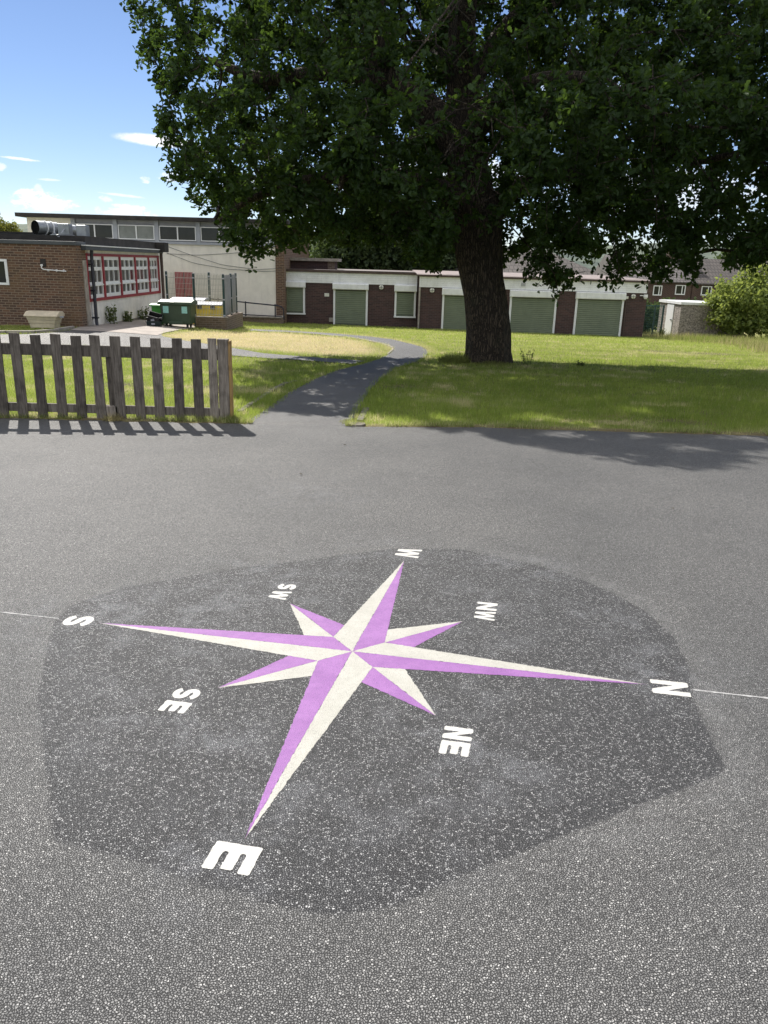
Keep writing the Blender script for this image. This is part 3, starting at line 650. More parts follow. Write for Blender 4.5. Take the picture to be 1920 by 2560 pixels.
# extraction fan on the roof
fan = thing('extractor_fan', 'grey galvanised extractor fan with open round cowl on brick roof', 'roof fan', (-10.4, 25.75, 1.99))
ax = Vector((.50, .86, -.02)).normalized(); m0 = Vector((-11.12, 25.45, 2.385))
b = MB(); pts = [m0, m0+ax*.12, m0+ax*.5]; b.tube(pts, [.205, .2, .2], 24, cap=False)
b.build('cowl', MT['galv'], fan, smooth=True)
b = MB(); b.tube([m0-ax*.002, m0+ax*.3, m0+ax*.34], [.192, .185, .02], 24); b.f = [f_ for f_ in b.f if len(f_) < 20]; b.build('cowl_inside', MT['black'], fan)  # inside of the steel cowl coloured black as its shade
b = MB()
for t in (.30, .52): b.tube([m0+ax*t, m0+ax*(t+.035)], .222, 24)
b.build('strap', MT['white'], fan)
c0 = m0+ax*.555
b = MB().tube([c0, c0+ax*.2, c0+ax*.24, c0+ax*.9], [.2, .2, .17, .17], 24); b.build('duct', MT['galv'], fan, smooth=False)
MB().box(-10.50, -10.16, 25.62, 26.02, 2.2, 2.52, rot=.1).build('motor_box', MT['galv'], fan, bevel=.01)
MB().box(-10.72, -10.12, 25.55, 26.0, 1.99, 2.195).build('plinth', MT['galv'], fan, bevel=.01)
MB().box(-10.02, -9.72, 25.85, 26.3, 2.12, 2.5, rot=.1).build('back_box', MT['galv'], fan, bevel=.01)
MB().tube([(-10.55, 25.5, 2.33), (-10.5, 25.42, 2.2), (-10.38, 25.4, 2.12), (-10.3, 25.45, 2.25), (-10.27, 25.6, 2.36)], .012, 6).build('cable', MT['lidgrey'], fan)

# beige storage box against the brick wall
gb = thing('storage_box', 'beige plastic storage box with sloped lid against the brick wall', 'storage box', (-10.36, 23.7, float(terr(-10.36, 23.7))))
g0 = float(terr(-10.36, 23.7))
b = MB()
for i, (z0, z1, t) in enumerate(((.03, .16, .80), (.163, .26, .88), (.263, .36, .945))):
    b.box(-10.36-.47*t, -10.36+.47*t, 23.7-.27*t, 23.7+.27*t, g0+z0, g0+z1, taper=.955)
for sx_ in (-1, 1): b.box(-10.36+sx_*.22-.13, -10.36+sx_*.22+.13, 23.7-.20, 23.7+.2, g0-.01, g0+.032) if False else None
for x in (-10.73, -10.42, -10.13): b.box(x, x+.14, 23.50, 23.90, g0-.02, g0+.031)
b.build('body', MT['beige'], gb, bevel=.012)
b = MB(); prof = [(23.40, g0+.362), (24.0, g0+.362), (24.0, g0+.44), (23.86, g0+.515), (23.60, g0+.505), (23.41, g0+.40)]
b.prism(prof, 'x', -10.86, -9.86); b.build('lid', MT['beige'], gb, bevel=.015)
MB().box(-9.87, -9.80, 23.62, 23.78, g0+.33, g0+.375).build('handle', MT['lidgrey'], gb, bevel=.006)

# ------------------------------------------------------------------ classroom wing with red framed windows
XW = -9.65
cw_ = thing('classroom_wing', 'cream walled classroom wing with white windows in red frames', 'building', (-11, 29.5, float(terr(-9.65, 29))))
wl = MB(); wl.box(-17, XW, 25.36, 34.3, -1.1, .17); wl.box(-17, XW, 25.36, 34.3, 1.66, 1.75); wl.box(-17, XW-.14, 25.36, 34.3, .171, 1.659)
wl.box(XW-.139, XW, 25.36, 25.46, .172, 1.658)
wl.build('wall', MT['cream2'], cw_)
MB().box(XW+.001, XW+.02, 25.5, 33.5, -1.1, -.62).build('plinth', MT['plinth'], cw_)
MB().box(-17, -9.42, 25.0, 33.45, 1.752, 1.87).build('lower_fascia', MT['slate_grey'], cw_)
MB().box(-17, -9.40, 24.99, 33.46, 1.872, 1.905).build('flashing', MT['whiteold'], cw_)
MB().box(-17, -9.58, 25.4, 33.47, 1.907, 2.17).build('roof', MT['felt'], cw_)
MB().box(-9.579, -9.20, 32.95, 33.52, 1.80, 2.171).build('roof_end', MT['felt'], cw_)
fr = MB(); YM = [25.5, 26.95, 28.65, 30.35, 32.05, 33.4]
fr.box(XW-.02, XW+.035, 25.46, 33.5, .172, .265); fr.box(XW-.02, XW+.035, 25.46, 33.5, 1.575, 1.658)
for i, y in enumerate(YM): fr.box(XW-.021, XW+.045, y-.055-(.03 if i == 5 else 0), y+.055, .266, 1.574)
fr.build('window_surround', MT['red'], cw_)
for i in range(5):
    y0, y1 = YM[i]+.057, YM[i+1]-.057-(.03 if i == 4 else 0); z0, z1 = .268, 1.572; H = z1-z0
    f = MB(); x0, x1 = XW-.08, XW+.0
    f.box(x0, x1, y0, y1, z0, z0+.075); f.box(x0, x1, y0, y1, z1-.07, z1)
    f.box(x0+.001, x1-.001, y0, y0+.06, z0+.076, z1-.071); f.box(x0+.001, x1-.001, y1-.06, y1, z0+.076, z1-.071)
    rows = [(z0+.075, z0+.285*H), (z0+.385*H, z0+.66*H), (z0+.745*H, z1-.07)]
    f.box(x0+.002, x1-.002, y0+.061, y1-.061, rows[0][1], rows[1][0]); f.box(x0+.002, x1-.002, y0+.061, y1-.061, rows[1][1], rows[2][0])
    f.box(x1-.001, x1+.025, y0-.0, y1, z0+.3*H, z0+.33*H)
    p1 = MB(); p2 = MB(); cwid = (y1-y0-.12)/3
    for r, (a, c) in enumerate(rows):
        for k in range(3):
            ya = y0+.06+cwid*k; yb = ya+cwid; t = .05 if r != 1 else .02
            if k: f.box(x0+.003, x1-.003, ya-(.045 if r != 1 else .02), ya+(.045 if r != 1 else .02), a, c)
            if r != 1:
                f.box(x0+.004, x1-.004, ya, yb, a, a+.04) if r == 0 else f.box(x0+.004, x1-.004, ya, yb, c-.04, c)
            red = (i, r, k) in {(2, 1, 2), (2, 0, 2), (3, 1, 0), (3, 1, 1), (3, 0, 0), (4, 1, 2), (4, 0, 2), (4, 2, 2)}
            (p2 if red else p1).box(x0+.02, x0+.03, ya+.001, yb-.001, a, c)
    wn = f.build('window', MT['white'], cw_)
    p1.build('pane', MT['curtain'], wn)
    if p2.f: p2.build('red_blind_pane', MT['maroon'], wn)
# glazed side door and pilaster
f = MB(); f.box(XW-.3, XW+.01, 24.9, 25.36, -.9, 1.75)
f.build('door_recess', MT['greypanel'], cw_)
f = MB(); f.box(XW+.011, XW+.03, 24.62, 24.68, -.55, 1.3); f.box(XW+.011, XW+.03, 24.92, 24.98, -.55, 1.3); f.box(XW+.012, XW+.029, 24.681, 24.919, .72, .80); f.box(XW+.012, XW+.029, 24.681, 24.919, -.55, -.42); f.box(XW+.012, XW+.03, 24.681, 24.919, -.06, .06)
d = f.build('door', MT['white'], cw_)
MB().box(XW-.02, XW+.0, 24.64, 24.96, .06, 1.5).build('pane', MT['frost'], d)
MB().box(XW+.011, XW+.022, 24.681, 24.919, -.419, -.061).build('red_panel', MT['red'], d)
MB().box(XW+.005, XW+.10, 25.0, 25.30, -1.0, 1.45).build('pilaster', MT['concrete'], cw_, bevel=.01)
MB().box(XW+.004, XW+.15, 24.95, 25.42, -1.0, -.52).build('pilaster_base', MT['plinth'], cw_, bevel=.01)
f = MB().tube([(-9.5, 25.68, 1.75), (-9.52, 25.68, 1.5), (-9.53, 25.66, -.45), (-9.50, 25.62, -.62), (-9.42, 25.5, -.72)], .052, 10)
for z in (1.3, .5, -.35): f.box(-9.66, -9.46, 25.6, 25.74, z, z+.045)
f.build('drainpipe', MT['navy'], cw_, smooth=False)
MB().tube([(-9.50, 33.42, 1.8), (-9.5, 33.42, -1.0)], .06, 10).build('drainpipe', MT['brownedge'], cw_)

# ------------------------------------------------------------------ hall with clerestory
hl = thing('hall', 'tall cream hall with clerestory windows under a dark flat roof', 'building', (-10.4, 36.8, float(terr(-8, 36.8))))
MB().box(-16.43, -5.26, 36.82, 48, -1.9, 2.235).build('wall', MT['cream'], hl)
MB().box(-16.43, -14.41, 36.82, 48, 2.235, 3.155).build('end_wall', MT['cream'], hl)
MB().box(-14.41, -5.26, 36.80, 48, 2.236, 3.155).build('upper_wall', MT['greypanel'], hl)
MB().box(-5.26, -4.86, 36.78, 48, -1.9, 3.155).build('brick_pier', MT['brick_l'], hl)
b = MB(); b.prism([(36.36, 3.156), (48.3, 3.156), (48.3, 3.5), (36.36, 3.32)], 'x', -16.73, -4.6); b.build('roof', MT['felt'], hl)
MB().box(-14.42, -5.27, 36.71, 36.80, 2.18, 2.29).build('cill_band', MT['greyframe'], hl)
for xc in (-14.32, -12.44, -10.58, -8.71, -6.83, -5.37): MB().box(xc-.093, xc+.093, 36.70, 36.799, 2.292, 3.153).build('mullion', MT['greyframe'], hl)
for i, (xa, xb) in enumerate(((-14.21, -12.55), (-12.32, -10.69), (-10.47, -8.82), (-8.60, -6.94), (-6.72, -5.48))):
    z0, z1 = 2.335, 2.945; f = MB(); xm = (xa+xb)/2
    f.box(xa, xb, 36.72, 36.795, z0, z0+.035); f.box(xa, xb, 36.72, 36.795, z1-.035, z1)
    for u in ((xa, xa+.035), (xm-.025, xm+.025), (xb-.035, xb)): f.box(u[0], u[1], 36.721, 36.794, z0+.036, z1-.036)
    wn = f.build('clerestory_window', MT['white'], hl)
    MB().box(xa+.036, xm-.026, 36.76, 36.77, z0+.036, z1-.036).build('pane', MT['frost' if i == 1 else 'glass'], wn)
    MB().box(xm+.026, xb-.036, 36.76, 36.77, z0+.036, z1-.036).build('pane', MT['frost' if i == 1 else 'glass'], wn)
f = MB(); f.box(-9.88, -9.48, 36.75, 36.815, -1.2, .975); f.box(-9.45, -9.07, 36.75, 36.815, -1.2, .975)
d = f.build('red_door', MT['red'], hl); MB().box(-9.48, -9.45, 36.76, 36.812, -1.2, .975).build('door_gap', MT['black'], d)
for pts in ([(-10.2, 2.09), (-9.2, 1.76), (-7.7, 1.34), (-6.1, 1.18), (-4.95, 1.27)], [(-10.2, 1.76), (-8.8, 1.73), (-7.2, 1.86), (-5.5, 2.04)], [(-10.2, 1.8), (-9.0, 1.38), (-7.4, 1.16), (-5.7, 1.11), (-4.95, 1.16)]):
    b = MB(); xs_ = np.linspace(pts[0][0], pts[-1][0], 16); a = np.array(pts)
    b.tube([(x, 36.79-.02*(x > -5.26), float(np.interp(x, a[:, 0], a[:, 1]))) for x in xs_], .009, 5); b.build('cable', MT['slate_grey'], hl)
# ramp with handrail along the hall
rp = thing('ramp', 'low dark brick ramp running along the foot of the hall', 'ramp', (-6.9, 36.2, float(terr(-6.9, 36.2))))
MB().box(-8.7, -4.90, 35.65, 36.75, -1.6, -.87).build('slab', MT['brick_s'], rp)
MB().box(-8.75, -4.87, 35.6, 36.7, -.869, -.83).build('deck', MT['concrete'], rp)
hr = thing('handrail', 'navy metal handrail with a curved end beside the hall', 'handrail', (-6.9, 35.7, -.87))
MB().tube([(-9.1, 35.7, -.04), (-6.05, 35.7, -.26), (-5.0, 35.7, -.335), (-4.86, 35.7, -.38), (-4.77, 35.7, -.49), (-4.76, 35.7, -.93)], .028, 8).build('rail', MT['navy'], hr)
MB().tube([(-8.65, 35.7, -.71), (-4.85, 35.7, -.80)], .022, 6).build('lower_rail', MT['navy'], hr)
for x, zt in ((-9.0, 0.0), (-7.72, -.08), (-6.48, -.18), (-5.15, -.27)): MB().tube([(x, 35.7, -.9), (x, 35.7, zt)], .028, 8).build('post', MT['navy'], hr)

# ------------------------------------------------------------------ bin compound
lw = thing('compound_wall', 'low brick wall around the bin compound', 'wall', (-6.4, 28.2, float(terr(-6.4, 28.2))))
MB().box(-6.9, -5.80, 28.12, 28.34, -1.1, -.40).build('front', MT['brick_s'], lw)
MB().box(-6.0, -5.801, 28.341, 31.3, -1.2, -.39).build('side', MT['brick_s'], lw)
MB().box(-6.92, -5.78, 28.10, 28.36, -.399, -.365).build('coping', MT['concrete'], lw)
mf = thing('mesh_fence', 'tall wire mesh fence with dark posts around the yellow bins', 'fence', (-7, 30, float(terr(-7, 30))))
P = {'a': (-8.72, 31.2), 'b': (-7.06, 31.2), 'c': (-6.02, 31.2), 'd': (-5.93, 29.75), 'e': (-5.90, 28.28), 'f': (-6.95, 28.28)}
TOP = 1.05
for k, (x, y) in P.items():
    f = MB().box(x-.034, x+.034, y-.034, y+.034, -1.1 if k != 'e' else -.39, TOP+.03)
    po = f.build('post', MT['greenpost'], mf)
    for z in (TOP-.13, .2, -.35): MB().box(x-.045, x+.045, y-.05, y-.03, z, z+.045).build('clip', MT['lidgrey'], po)
    MB().box(x-.036, x+.036, y-.036, y+.036, TOP+.031, TOP+.05).build('cap', MT['lidgrey'], po)
for a, c, z0 in (('a', 'b', -1.0), ('b', 'c', -1.0), ('c', 'd', -.35), ('d', 'e', -.35), ('f', 'e', -.35)):
    p, q = np.array(P[a]), np.array(P[c]); L = np.linalg.norm(q-p); f = MB(); n = int(L/.055)
    for i in range(1, n):
        x, y = p+(q-p)*i/n; f.box(x-.006, x+.006, y-.006, y+.006, z0, TOP)
    ang = math.atan2(q[1]-p[1], q[0]-p[0])
    for z in np.arange(z0+.05, TOP, .2):
        for dz in (0, .018) if abs(z-TOP+.1) < .12 else (0,):
            mx, my = (p+q)/2; f.box(mx-L/2, mx+L/2, my-.006-.008, my-.006, z+dz, z+dz+.010, rot=ang, piv=(mx, my))
    f.build('mesh_panel', MT['wire' if (a, c) in (('a', 'b'), ('b', 'c'), ('f', 'e')) else 'greypanel'], mf)
def wheel(b, x, y, z, r=.08, w=.05): b.tube([(x-w/2, y, z), (x+w/2, y, z)], r, 16)
# large dark green bin
g0 = float(terr(-7.35, 27.5))
db = thing('wheeled_bin', 'large dark green four wheeled bin with two pale cyan stickers', 'bin', (-7.36, 27.55, g0))
b = MB(); b.box(-7.90, -6.82, 27.22, 27.92, g0+.14, g0+.79, taper=.90); b.box(-7.62, -7.1, 27.19, 27.3, g0+.13, g0+.24); b.build('body', MT['bin_dk'], db, bevel=.03)
b = MB(); b.box(-7.96, -6.76, 27.15, 27.97, g0+.791, g0+.85); b.prism([(27.16, g0+.851), (27.97, g0+.851), (27.95, g0+.93), (27.6, g0+.95), (27.2, g0+.89)], 'x', -7.95, -6.77)
b.box(-7.53, -7.36, 27.13, 27.2, g0+.853, g0+.885); b.build('lid', MT['bin_dk'], db, bevel=.015)
for x in (-7.78, -7.14): MB().box(x, x+.19, 27.195, 27.203, g0+.51, g0+.74).build('sticker', MT['sticker'], db)
for x, y in ((-7.72, 27.35), (-7.0, 27.35), (-7.72, 27.8), (-7.0, 27.8)):
    f = MB(); wheel(f, x, y, g0+.075, .075, .045); f.box(x-.035, x+.035, y-.03, y+.03, g0+.09, g0+.17); f.build('wheel', MT['rubber'], db)
# small bright green wheelie bin
g0 = float(terr(-8.1, 28.1))
wb = thing('wheeled_bin', 'small bright green wheeled bin partly hidden behind the dark green bin', 'bin', (-8.1, 28.1, g0))
MB().box(-8.38, -7.84, 27.85, 28.42, g0+.06, g0+.66, taper=.80).build('body', MT['bin_lt'], wb, bevel=.025)
b = MB(); b.prism([(27.80, g0+.661), (28.5, g0+.661), (28.5, g0+.74), (28.1, g0+.755), (27.82, g0+.72)], 'x', -8.44, -7.79); b.build('lid', MT['bin_lid'], wb, bevel=.015)
b = MB(); wheel(b, -8.36, 28.35, g0+.09, .09, .06); wheel(b, -7.86, 28.35, g0+.09, .09, .06); b.build('wheel', MT['rubber'], wb)
# stack of recycling crates
def crate(name, label, x, y, z, mat, rot=0, tilt=0):
    t = thing(name, label, 'crate', (x, y, z), 'recycling crates beside the bins'); t.rotation_euler = (tilt, tilt*.7, rot)
    b = MB(); w, d, h, th = .23, .18, .15, .012
    for s_ in (-1, 1):
        b.add([(x+s_*w*.88, y-d*.88, z), (x+s_*w*.88, y+d*.88, z), (x+s_*w, y+d, z+h), (x+s_*w, y-d, z+h), (x+s_*(w*.88-th), y-d*.88, z), (x+s_*(w*.88-th), y+d*.88, z), (x+s_*(w-th), y+d, z+h), (x+s_*(w-th), y-d, z+h)], [(0, 1, 2, 3), (7, 6, 5, 4), (3, 2, 6, 7), (0, 3, 7, 4), (1, 5, 6, 2)])
        b.add([(x-w*.88, y+s_*d*.88, z), (x+w*.88, y+s_*d*.88, z), (x+w, y+s_*d, z+h), (x-w, y+s_*d, z+h), (x-w*.88, y+s_*(d*.88-th), z), (x+w*.88, y+s_*(d*.88-th), z), (x+w, y+s_*(d-th), z+h), (x-w, y+s_*(d-th), z+h)], [(0, 1, 2, 3), (7, 6, 5, 4), (3, 2, 6, 7)])
    b.box(x-w*.87, x+w*.87, y-d*.87, y+d*.87, z, z+.012); b.build('tub', mat, t)
    r = MB()
    for s_ in (-1, 1): r.box(x-w-.02, x+w+.02, y+s_*d-.014, y+s_*d+.014, z+h-.012, z+h+.018); r.box(x+s_*w-.014, x+s_*w+.014, y-d+.016, y+d-.016, z+h-.011, z+h+.017)
    r.build('rim', mat, t); MB().box(x-.06, x+.06, y-d-.018, y-d-.015, z+.06, z+.11).build('panel_mark', MT['lidgrey'], t)
    return t
g0 = float(terr(-7.98, 26.9))
crate('recycling_crate', 'dark teal recycling crate on the ground at the bottom of the stack', -8.02, 26.92, g0+.03, MT['darkteal'], .05)
crate('recycling_crate', 'black recycling crate sitting level in the middle of the stack', -8.01, 26.94, g0+.15, MT['black'], -.08)
crate('recycling_crate', 'black recycling crate tipped sideways on top of the stack', -8.02, 26.98, g0+.25, MT['black'], .25, .38)
# yellow bin and the one behind it
def bigbin(label, x0, x1, y0, y1, g, h, body, lid):
    t = thing('wheeled_bin', label, 'bin', ((x0+x1)/2, (y0+y1)/2, g))
    b = MB(); b.box(x0, x1, y0, y1, g+.14, g+h, taper=.92); b.box(x0-.04, x1+.04, y0-.03, y1+.03, g+h-.10, g+h-.03); b.build('body', body, t, bevel=.02)
    b = MB(); b.prism([(y0-.05, g+h+.001), (y1+.04, g+h+.001), (y1+.03, g+h+.09), ((y0+y1)/2, g+h+.10), (y0-.02, g+h+.04)], 'x', x0-.05, x1+.05); b.build('lid', lid, t, bevel=.015)
    for u in (.22, .66):
        xx = x0+(x1-x0)*u; MB().box(xx, xx+.17, y0-.09, y0-.051, g+h-.14, g+h+.02).build('lid_catch', MT['black'], t, bevel=.01)
    for x in (x0+.15, x1-.15):
        for y in (y0+.15, y1-.15):
            f = MB(); wheel(f, x, y, g+.075, .075, .045); f.box(x-.03, x+.03, y-.03, y+.03, g+.1, g+.18); f.build('wheel', MT['rubber'], t)
    return t
bigbin('yellow bin with a grey lid behind the wire mesh', -7.2, -6.12, 28.75, 29.5, float(terr(-6.6, 29.1)), .82, MT['yellow'], MT['lidgrey'])
bigbin('grey lidded bin standing behind the dark green bin', -8.2, -7.0, 29.8, 30.6, float(terr(-7.6, 30.2)), .88, MT['yellow'], MT['lidgrey'])

# ------------------------------------------------------------------ shuttered building, two blocks
def shutter(root, xa, xb, y, z0, zh, ztop, sill):
    # slatted curtain with hood box and guide rails
    zz = []; z = z0; k = 0
    prof = [(0, 0.008), (.12, -.022), (.72, -.022), (.9, 0.008)]
    V = []; F = []; p = .088
    while z < zh:
        for f_, dy in prof:
            if z+f_*p < zh: V += [(xa+.085, y+dy, z+f_*p), (xb-.085, y+dy, z+f_*p)]
        z += p
    for i in range(len(V)//2-1): F.append((2*i, 2*i+1, 2*i+3, 2*i+2))
    c = MB().add(V, F).build('roller_shutter', MT['shutter'], root)
    b = MB(); b.prism([(y+.03, zh), (y-.16, zh), (y-.18, zh+.03), (y-.18, ztop-.03), (y-.15, ztop), (y+.03, ztop)], 'x', xa-.03, xb+.03); b.build('shutter_hood', MT['whiteold'], c, bevel=.006)
    MB().box(xa+.09, xb-.09, y-.035, y+.02, z0-.001, z0+.075).build('bottom_rail', MT['shutter_rail'], c)
    for x in (xa, xb-.09): MB().box(x, x+.09, y-.045, y+.03, z0, zh-.002).build('guide_rail', MT['white'], c)
    if sill: MB().box(xa-.02, xb+.02, y-.07, y+.03, z0-.07, z0-.001).build('sill', MT['white'], c)
def wall_lamp(root, x, y, z, r=.115):
    b = MB(); b.tube([(x, y, z), (x, y-.05, z)], r, 24); l = b.build('wall_lamp', MT['slate_grey'], root)
    b = MB(); b.tube([(x, y-.051, z), (x, y-.085, z), (x, y-.1, z)], [r*.93, r*.86, r*.5], 24); b.build('lens', MT['lens'], l)
    b = MB(); b.box(x-r, x+r, y-.108, y-.101, z-.008, z+.008); b.box(x-.008, x+.008, y-.109, y-.1005, z-r, z+r); b.build('guard', MT['slate_grey'], l)
def boards(root, xa, xb, y, z0, z1):
    b = MB(); n = 5; h = (z1-z0)/n
    for i in range(n): b.box(xa, xb, y+.0, y+.04, z0+i*h, z0+(i+1)*h-.003)
    b.box(xa+.002, xb-.002, y+.015, y+.041, z0+.002, z1-.002) if False else None
    b.build('white_fascia', MT['whiteold'], root)
YL = 37.5
sl = thing('shuttered_building', 'dark brick single storey block with two small shuttered windows and a green shutter door', 'building', (-1.8, YL, float(terr(-1.8, YL))))
MB().box(-5.05, 1.29, YL, 45, -1.9, 1.13).build('wall', MT['brick_d'], sl)
boards(sl, -4.95, 1.25, YL-.05, .655, 1.13)
MB().box(-5.0, 1.27, YL-.12, 45.1, 1.132, 1.22).build('roof_edge', MT['brownedge'], sl)
MB().box(-4.9, 1.15, YL-.06, 45, 1.222, 1.25).build('roof', MT['brownedge'], sl)
shutter(sl, -5.07, -3.99, YL-.03, -.73, .425, .70, True)
shutter(sl, -2.66, -1.04, YL-.03, -1.24, .39, .66, False)
shutter(sl, .22, 1.22, YL-.03, -.745, .37, .675, True)
wall_lamp(sl, -.42, YL-.001, .54)
MB().box(-3.08, -2.86, YL-.03, YL-.001, .05, .20).build('wall_plate', MT['lens'], sl, bevel=.006)
MB().box(-2.86, -2.67, YL-.08, YL-.001, -1.10, -.91).build('meter_box', MT['concrete'], sl, bevel=.006)
rr = MB(); rr.box(-4.85, -2.72, 39.05, 41, 1.2, 1.62); rm = rr.build('roof_room', MT['brick_d'], sl)
MB().box(-3.05, -2.71, 39.0, 39.049, 1.25, 1.62).build('pier', MT['brick_s'], rm)
MB().box(-4.95, -2.52, 38.85, 41.2, 1.621, 1.76).build('roof_slab', MT['concrete'], rm)
YR = 36.9
sr = thing('shuttered_building', 'dark brick single storey block with three wide green shutter doors behind the oak', 'building', (6.5, YR, float(terr(6.5, YR))))
MB().box(1.31, 11.85, YR, 45, -2.1, 1.08).build('wall', MT['brick_d'], sr)
boards(sr, 1.33, 11.80, YR-.05, .615, 1.08)
MB().box(1.28, 11.88, YR-.14, 45.1, 1.082, 1.165).build('roof_edge', MT['brownedge'], sr)
b = MB(); b.prism([(YR-.13, 1.167), (45.1, 1.167), (45.1, 1.30), (YR+.05, 1.215)], 'x', 1.2, 11.87); b.build('roof', MT['roofpink'], sr)
for xa, xb in ((2.42, 4.62), (5.54, 7.71), (8.58, 10.80)): shutter(sr, xa, xb, YR-.03, -1.42, .29, .60, False)
wall_lamp(sr, 1.93, YR-.001, .48); wall_lamp(sr, 11.2, YR-.001, .46)
MB().box(10.86, 10.98, YR-.06, YR-.001, .34, .46).build('alarm_box', MT['lens'], sr, bevel=.008)
f = MB(); f.box(11.50, 11.72, YR-.07, YR-.03, .49, .53); f.tube([(11.74, YR-.12, .56), (11.74, YR-.12, .44), (11.74, YR-.12, .36)], [.09, .10, .05], 16); f.build('security_camera', MT['whiteold'], sr)
for x in (5.94, 4.3):
    v = MB().box(x, x+.30, YR-.09, YR-.051, .74, .97).build('air_vent', MT['white'], sr)
    b = MB()
    for i in range(5): b.box(x+.04, x+.26, YR-.1, YR-.0905, .775+i*.034, .775+i*.034+.02)
    b.build('louvre', MT['greypanel'], v)
MB().tube([(10.90, YR-.05, .34), (10.93, YR-.05, -1.5)], .025, 6).build('conduit', MT['brownedge'], sr)
MB().tube([(1.36, YR-.07, .62), (1.36, YR-.07, -1.45)], .04, 8).build('downpipe', MT['concrete'], sr)

# ------------------------------------------------------------------ pebble dashed shed
sh = thing('shed', 'small pebble dashed flat roofed shed with a narrow white door', 'shed', (15.0, 41, float(terr(15, 41))))
u = np.array([.98, -.2]); v = np.array([-.063, .998])
def hexa(p, a, c, z0, z1):   # box with footprint p, p+a, p+a+c, p+c
    P4 = [p, p+a, p+a+c, p+c]
    return MB().add([(*q, z0) for q in P4]+[(*q, z1) for q in P4], [(3, 2, 1, 0), (4, 5, 6, 7), (0, 1, 5, 4), (1, 2, 6, 5), (2, 3, 7, 6), (3, 0, 4, 7)])
p0 = np.array([14.99, 41.0])
hexa(p0, u*3.2, v*2.75, -2.0, -.0).build('wall', MT['pebble'], sh)
hexa(p0-u*.06-v*.06, u*3.32, v*2.87, .0, .13).build('roof', MT['whiteold'], sh)
pd_ = p0+v*.85-u*.03
d = hexa(pd_, u*.029, v*.85, -1.72, -.03).build('door', MT['white'], sh)
hexa(pd_+v*.08-u*.04, u*.039, v*.12, -.85, -.80).build('handle', MT['slate_grey'], d)
gt = thing('mesh_gate', 'green metal mesh gate between the shuttered block and the shed', 'gate', (13.1, 40, float(terr(13, 40))))
for x in (12.78, 13.33, 13.75): MB().box(x-.035, x+.035, 39.965, 40.035, -1.8, -.02).build('post', MT['greenpost'], gt)
f = MB(); f.box(12.82, 13.72, 39.98, 40.02, -.08, -.03)
for x in np.arange(12.85, 13.75, .05): f.box(x-.004, x+.004, 39.99, 39.998, -1.6, -.081)
for z in np.arange(-1.55, -.1, .12): f.box(12.82, 13.72, 39.984, 39.989, z, z+.008)
f.build('mesh_panel', MT['greenwire'], gt)

# ------------------------------------------------------------------ houses beyond
def house(label, x0, x1, y0, y1, ze, zr, wins, roofm, chim=None, hip=0):
    t = thing('house', label, 'house', ((x0+x1)/2, y0, -1.4)); ym = (y0+y1)/2
    MB().box(x0, x1, y0, y1, -2.5, ze).build('wall', MT['brick_h'], t)
    o_ = .25
    V = [(x0-o_, y0-o_, ze+.0), (x1+o_, y0-o_, ze), (x1+o_, y1+o_, ze), (x0-o_, y1+o_, ze), (x0-o_+hip, ym, zr), (x1+o_-hip, ym, zr)]
    V += [(a, b_, c-.09) for a, b_, c in V[:4]]
    rf = MB().add(V, [(0, 1, 5, 4), (1, 2, 5), (2, 3, 4, 5), (3, 0, 4), (6, 7, 1, 0), (7, 8, 2, 1), (8, 9, 3, 2), (9, 6, 0, 3), (9, 8, 7, 6)]).build('roof', roofm, t)
    for (xa, xb, za, zb) in wins:
        f = MB(); f.box(xa, xb, y0-.05, y0-.002, za, za+.08); f.box(xa, xb, y0-.05, y0-.002, zb-.07, zb)
        for q in (xa, xa+(xb-xa)*.62, xb-.07): f.box(q, q+.07, y0-.049, y0-.003, za+.081, zb-.071)
        wn = f.build('window', MT['white'], t); MB().box(xa+.07, xb-.07, y0-.02, y0-.01, za+.08, zb-.07).build('pane', MT['glass'], wn)
    if chim:
        c = MB(); c.box(chim-.55, chim+.55, ym-.4, ym+.4, zr-.8, zr+1.0); c.box(chim-.62, chim+.62, ym-.46, ym+.46, zr+1.0, zr+1.14)
        cm = c.build('chimney', MT['brick_h'], rf); p = MB()
        for q in (-.3, .3): p.tube([(chim+q, ym, zr+1.14), (chim+q, ym, zr+1.5)], .13, 10)
        p.build('chimney_pot', MT['roofpink'], cm)
    return t
house('red brick house with a chimney and grey roof beyond the shed', 17.6, 23.25, 62, 70, .86, 2.75, [(22.0, 22.78, -.1, .63), (20.3, 20.98, -.2, .55)], MT['tile2'], 22.9)
house('red brick house with a brown tiled roof behind the bush', 23.3, 33, 62, 70, .78, 2.65, [(24.0, 24.8, -.1, .6)], MT['tile'], None)
house('bungalow with a hipped brown tile roof behind the right shuttered block', 2.3, 13.6, 50, 59, 1.0, 2.75, [], MT['tile'], None, 3.5)
tag_ = None

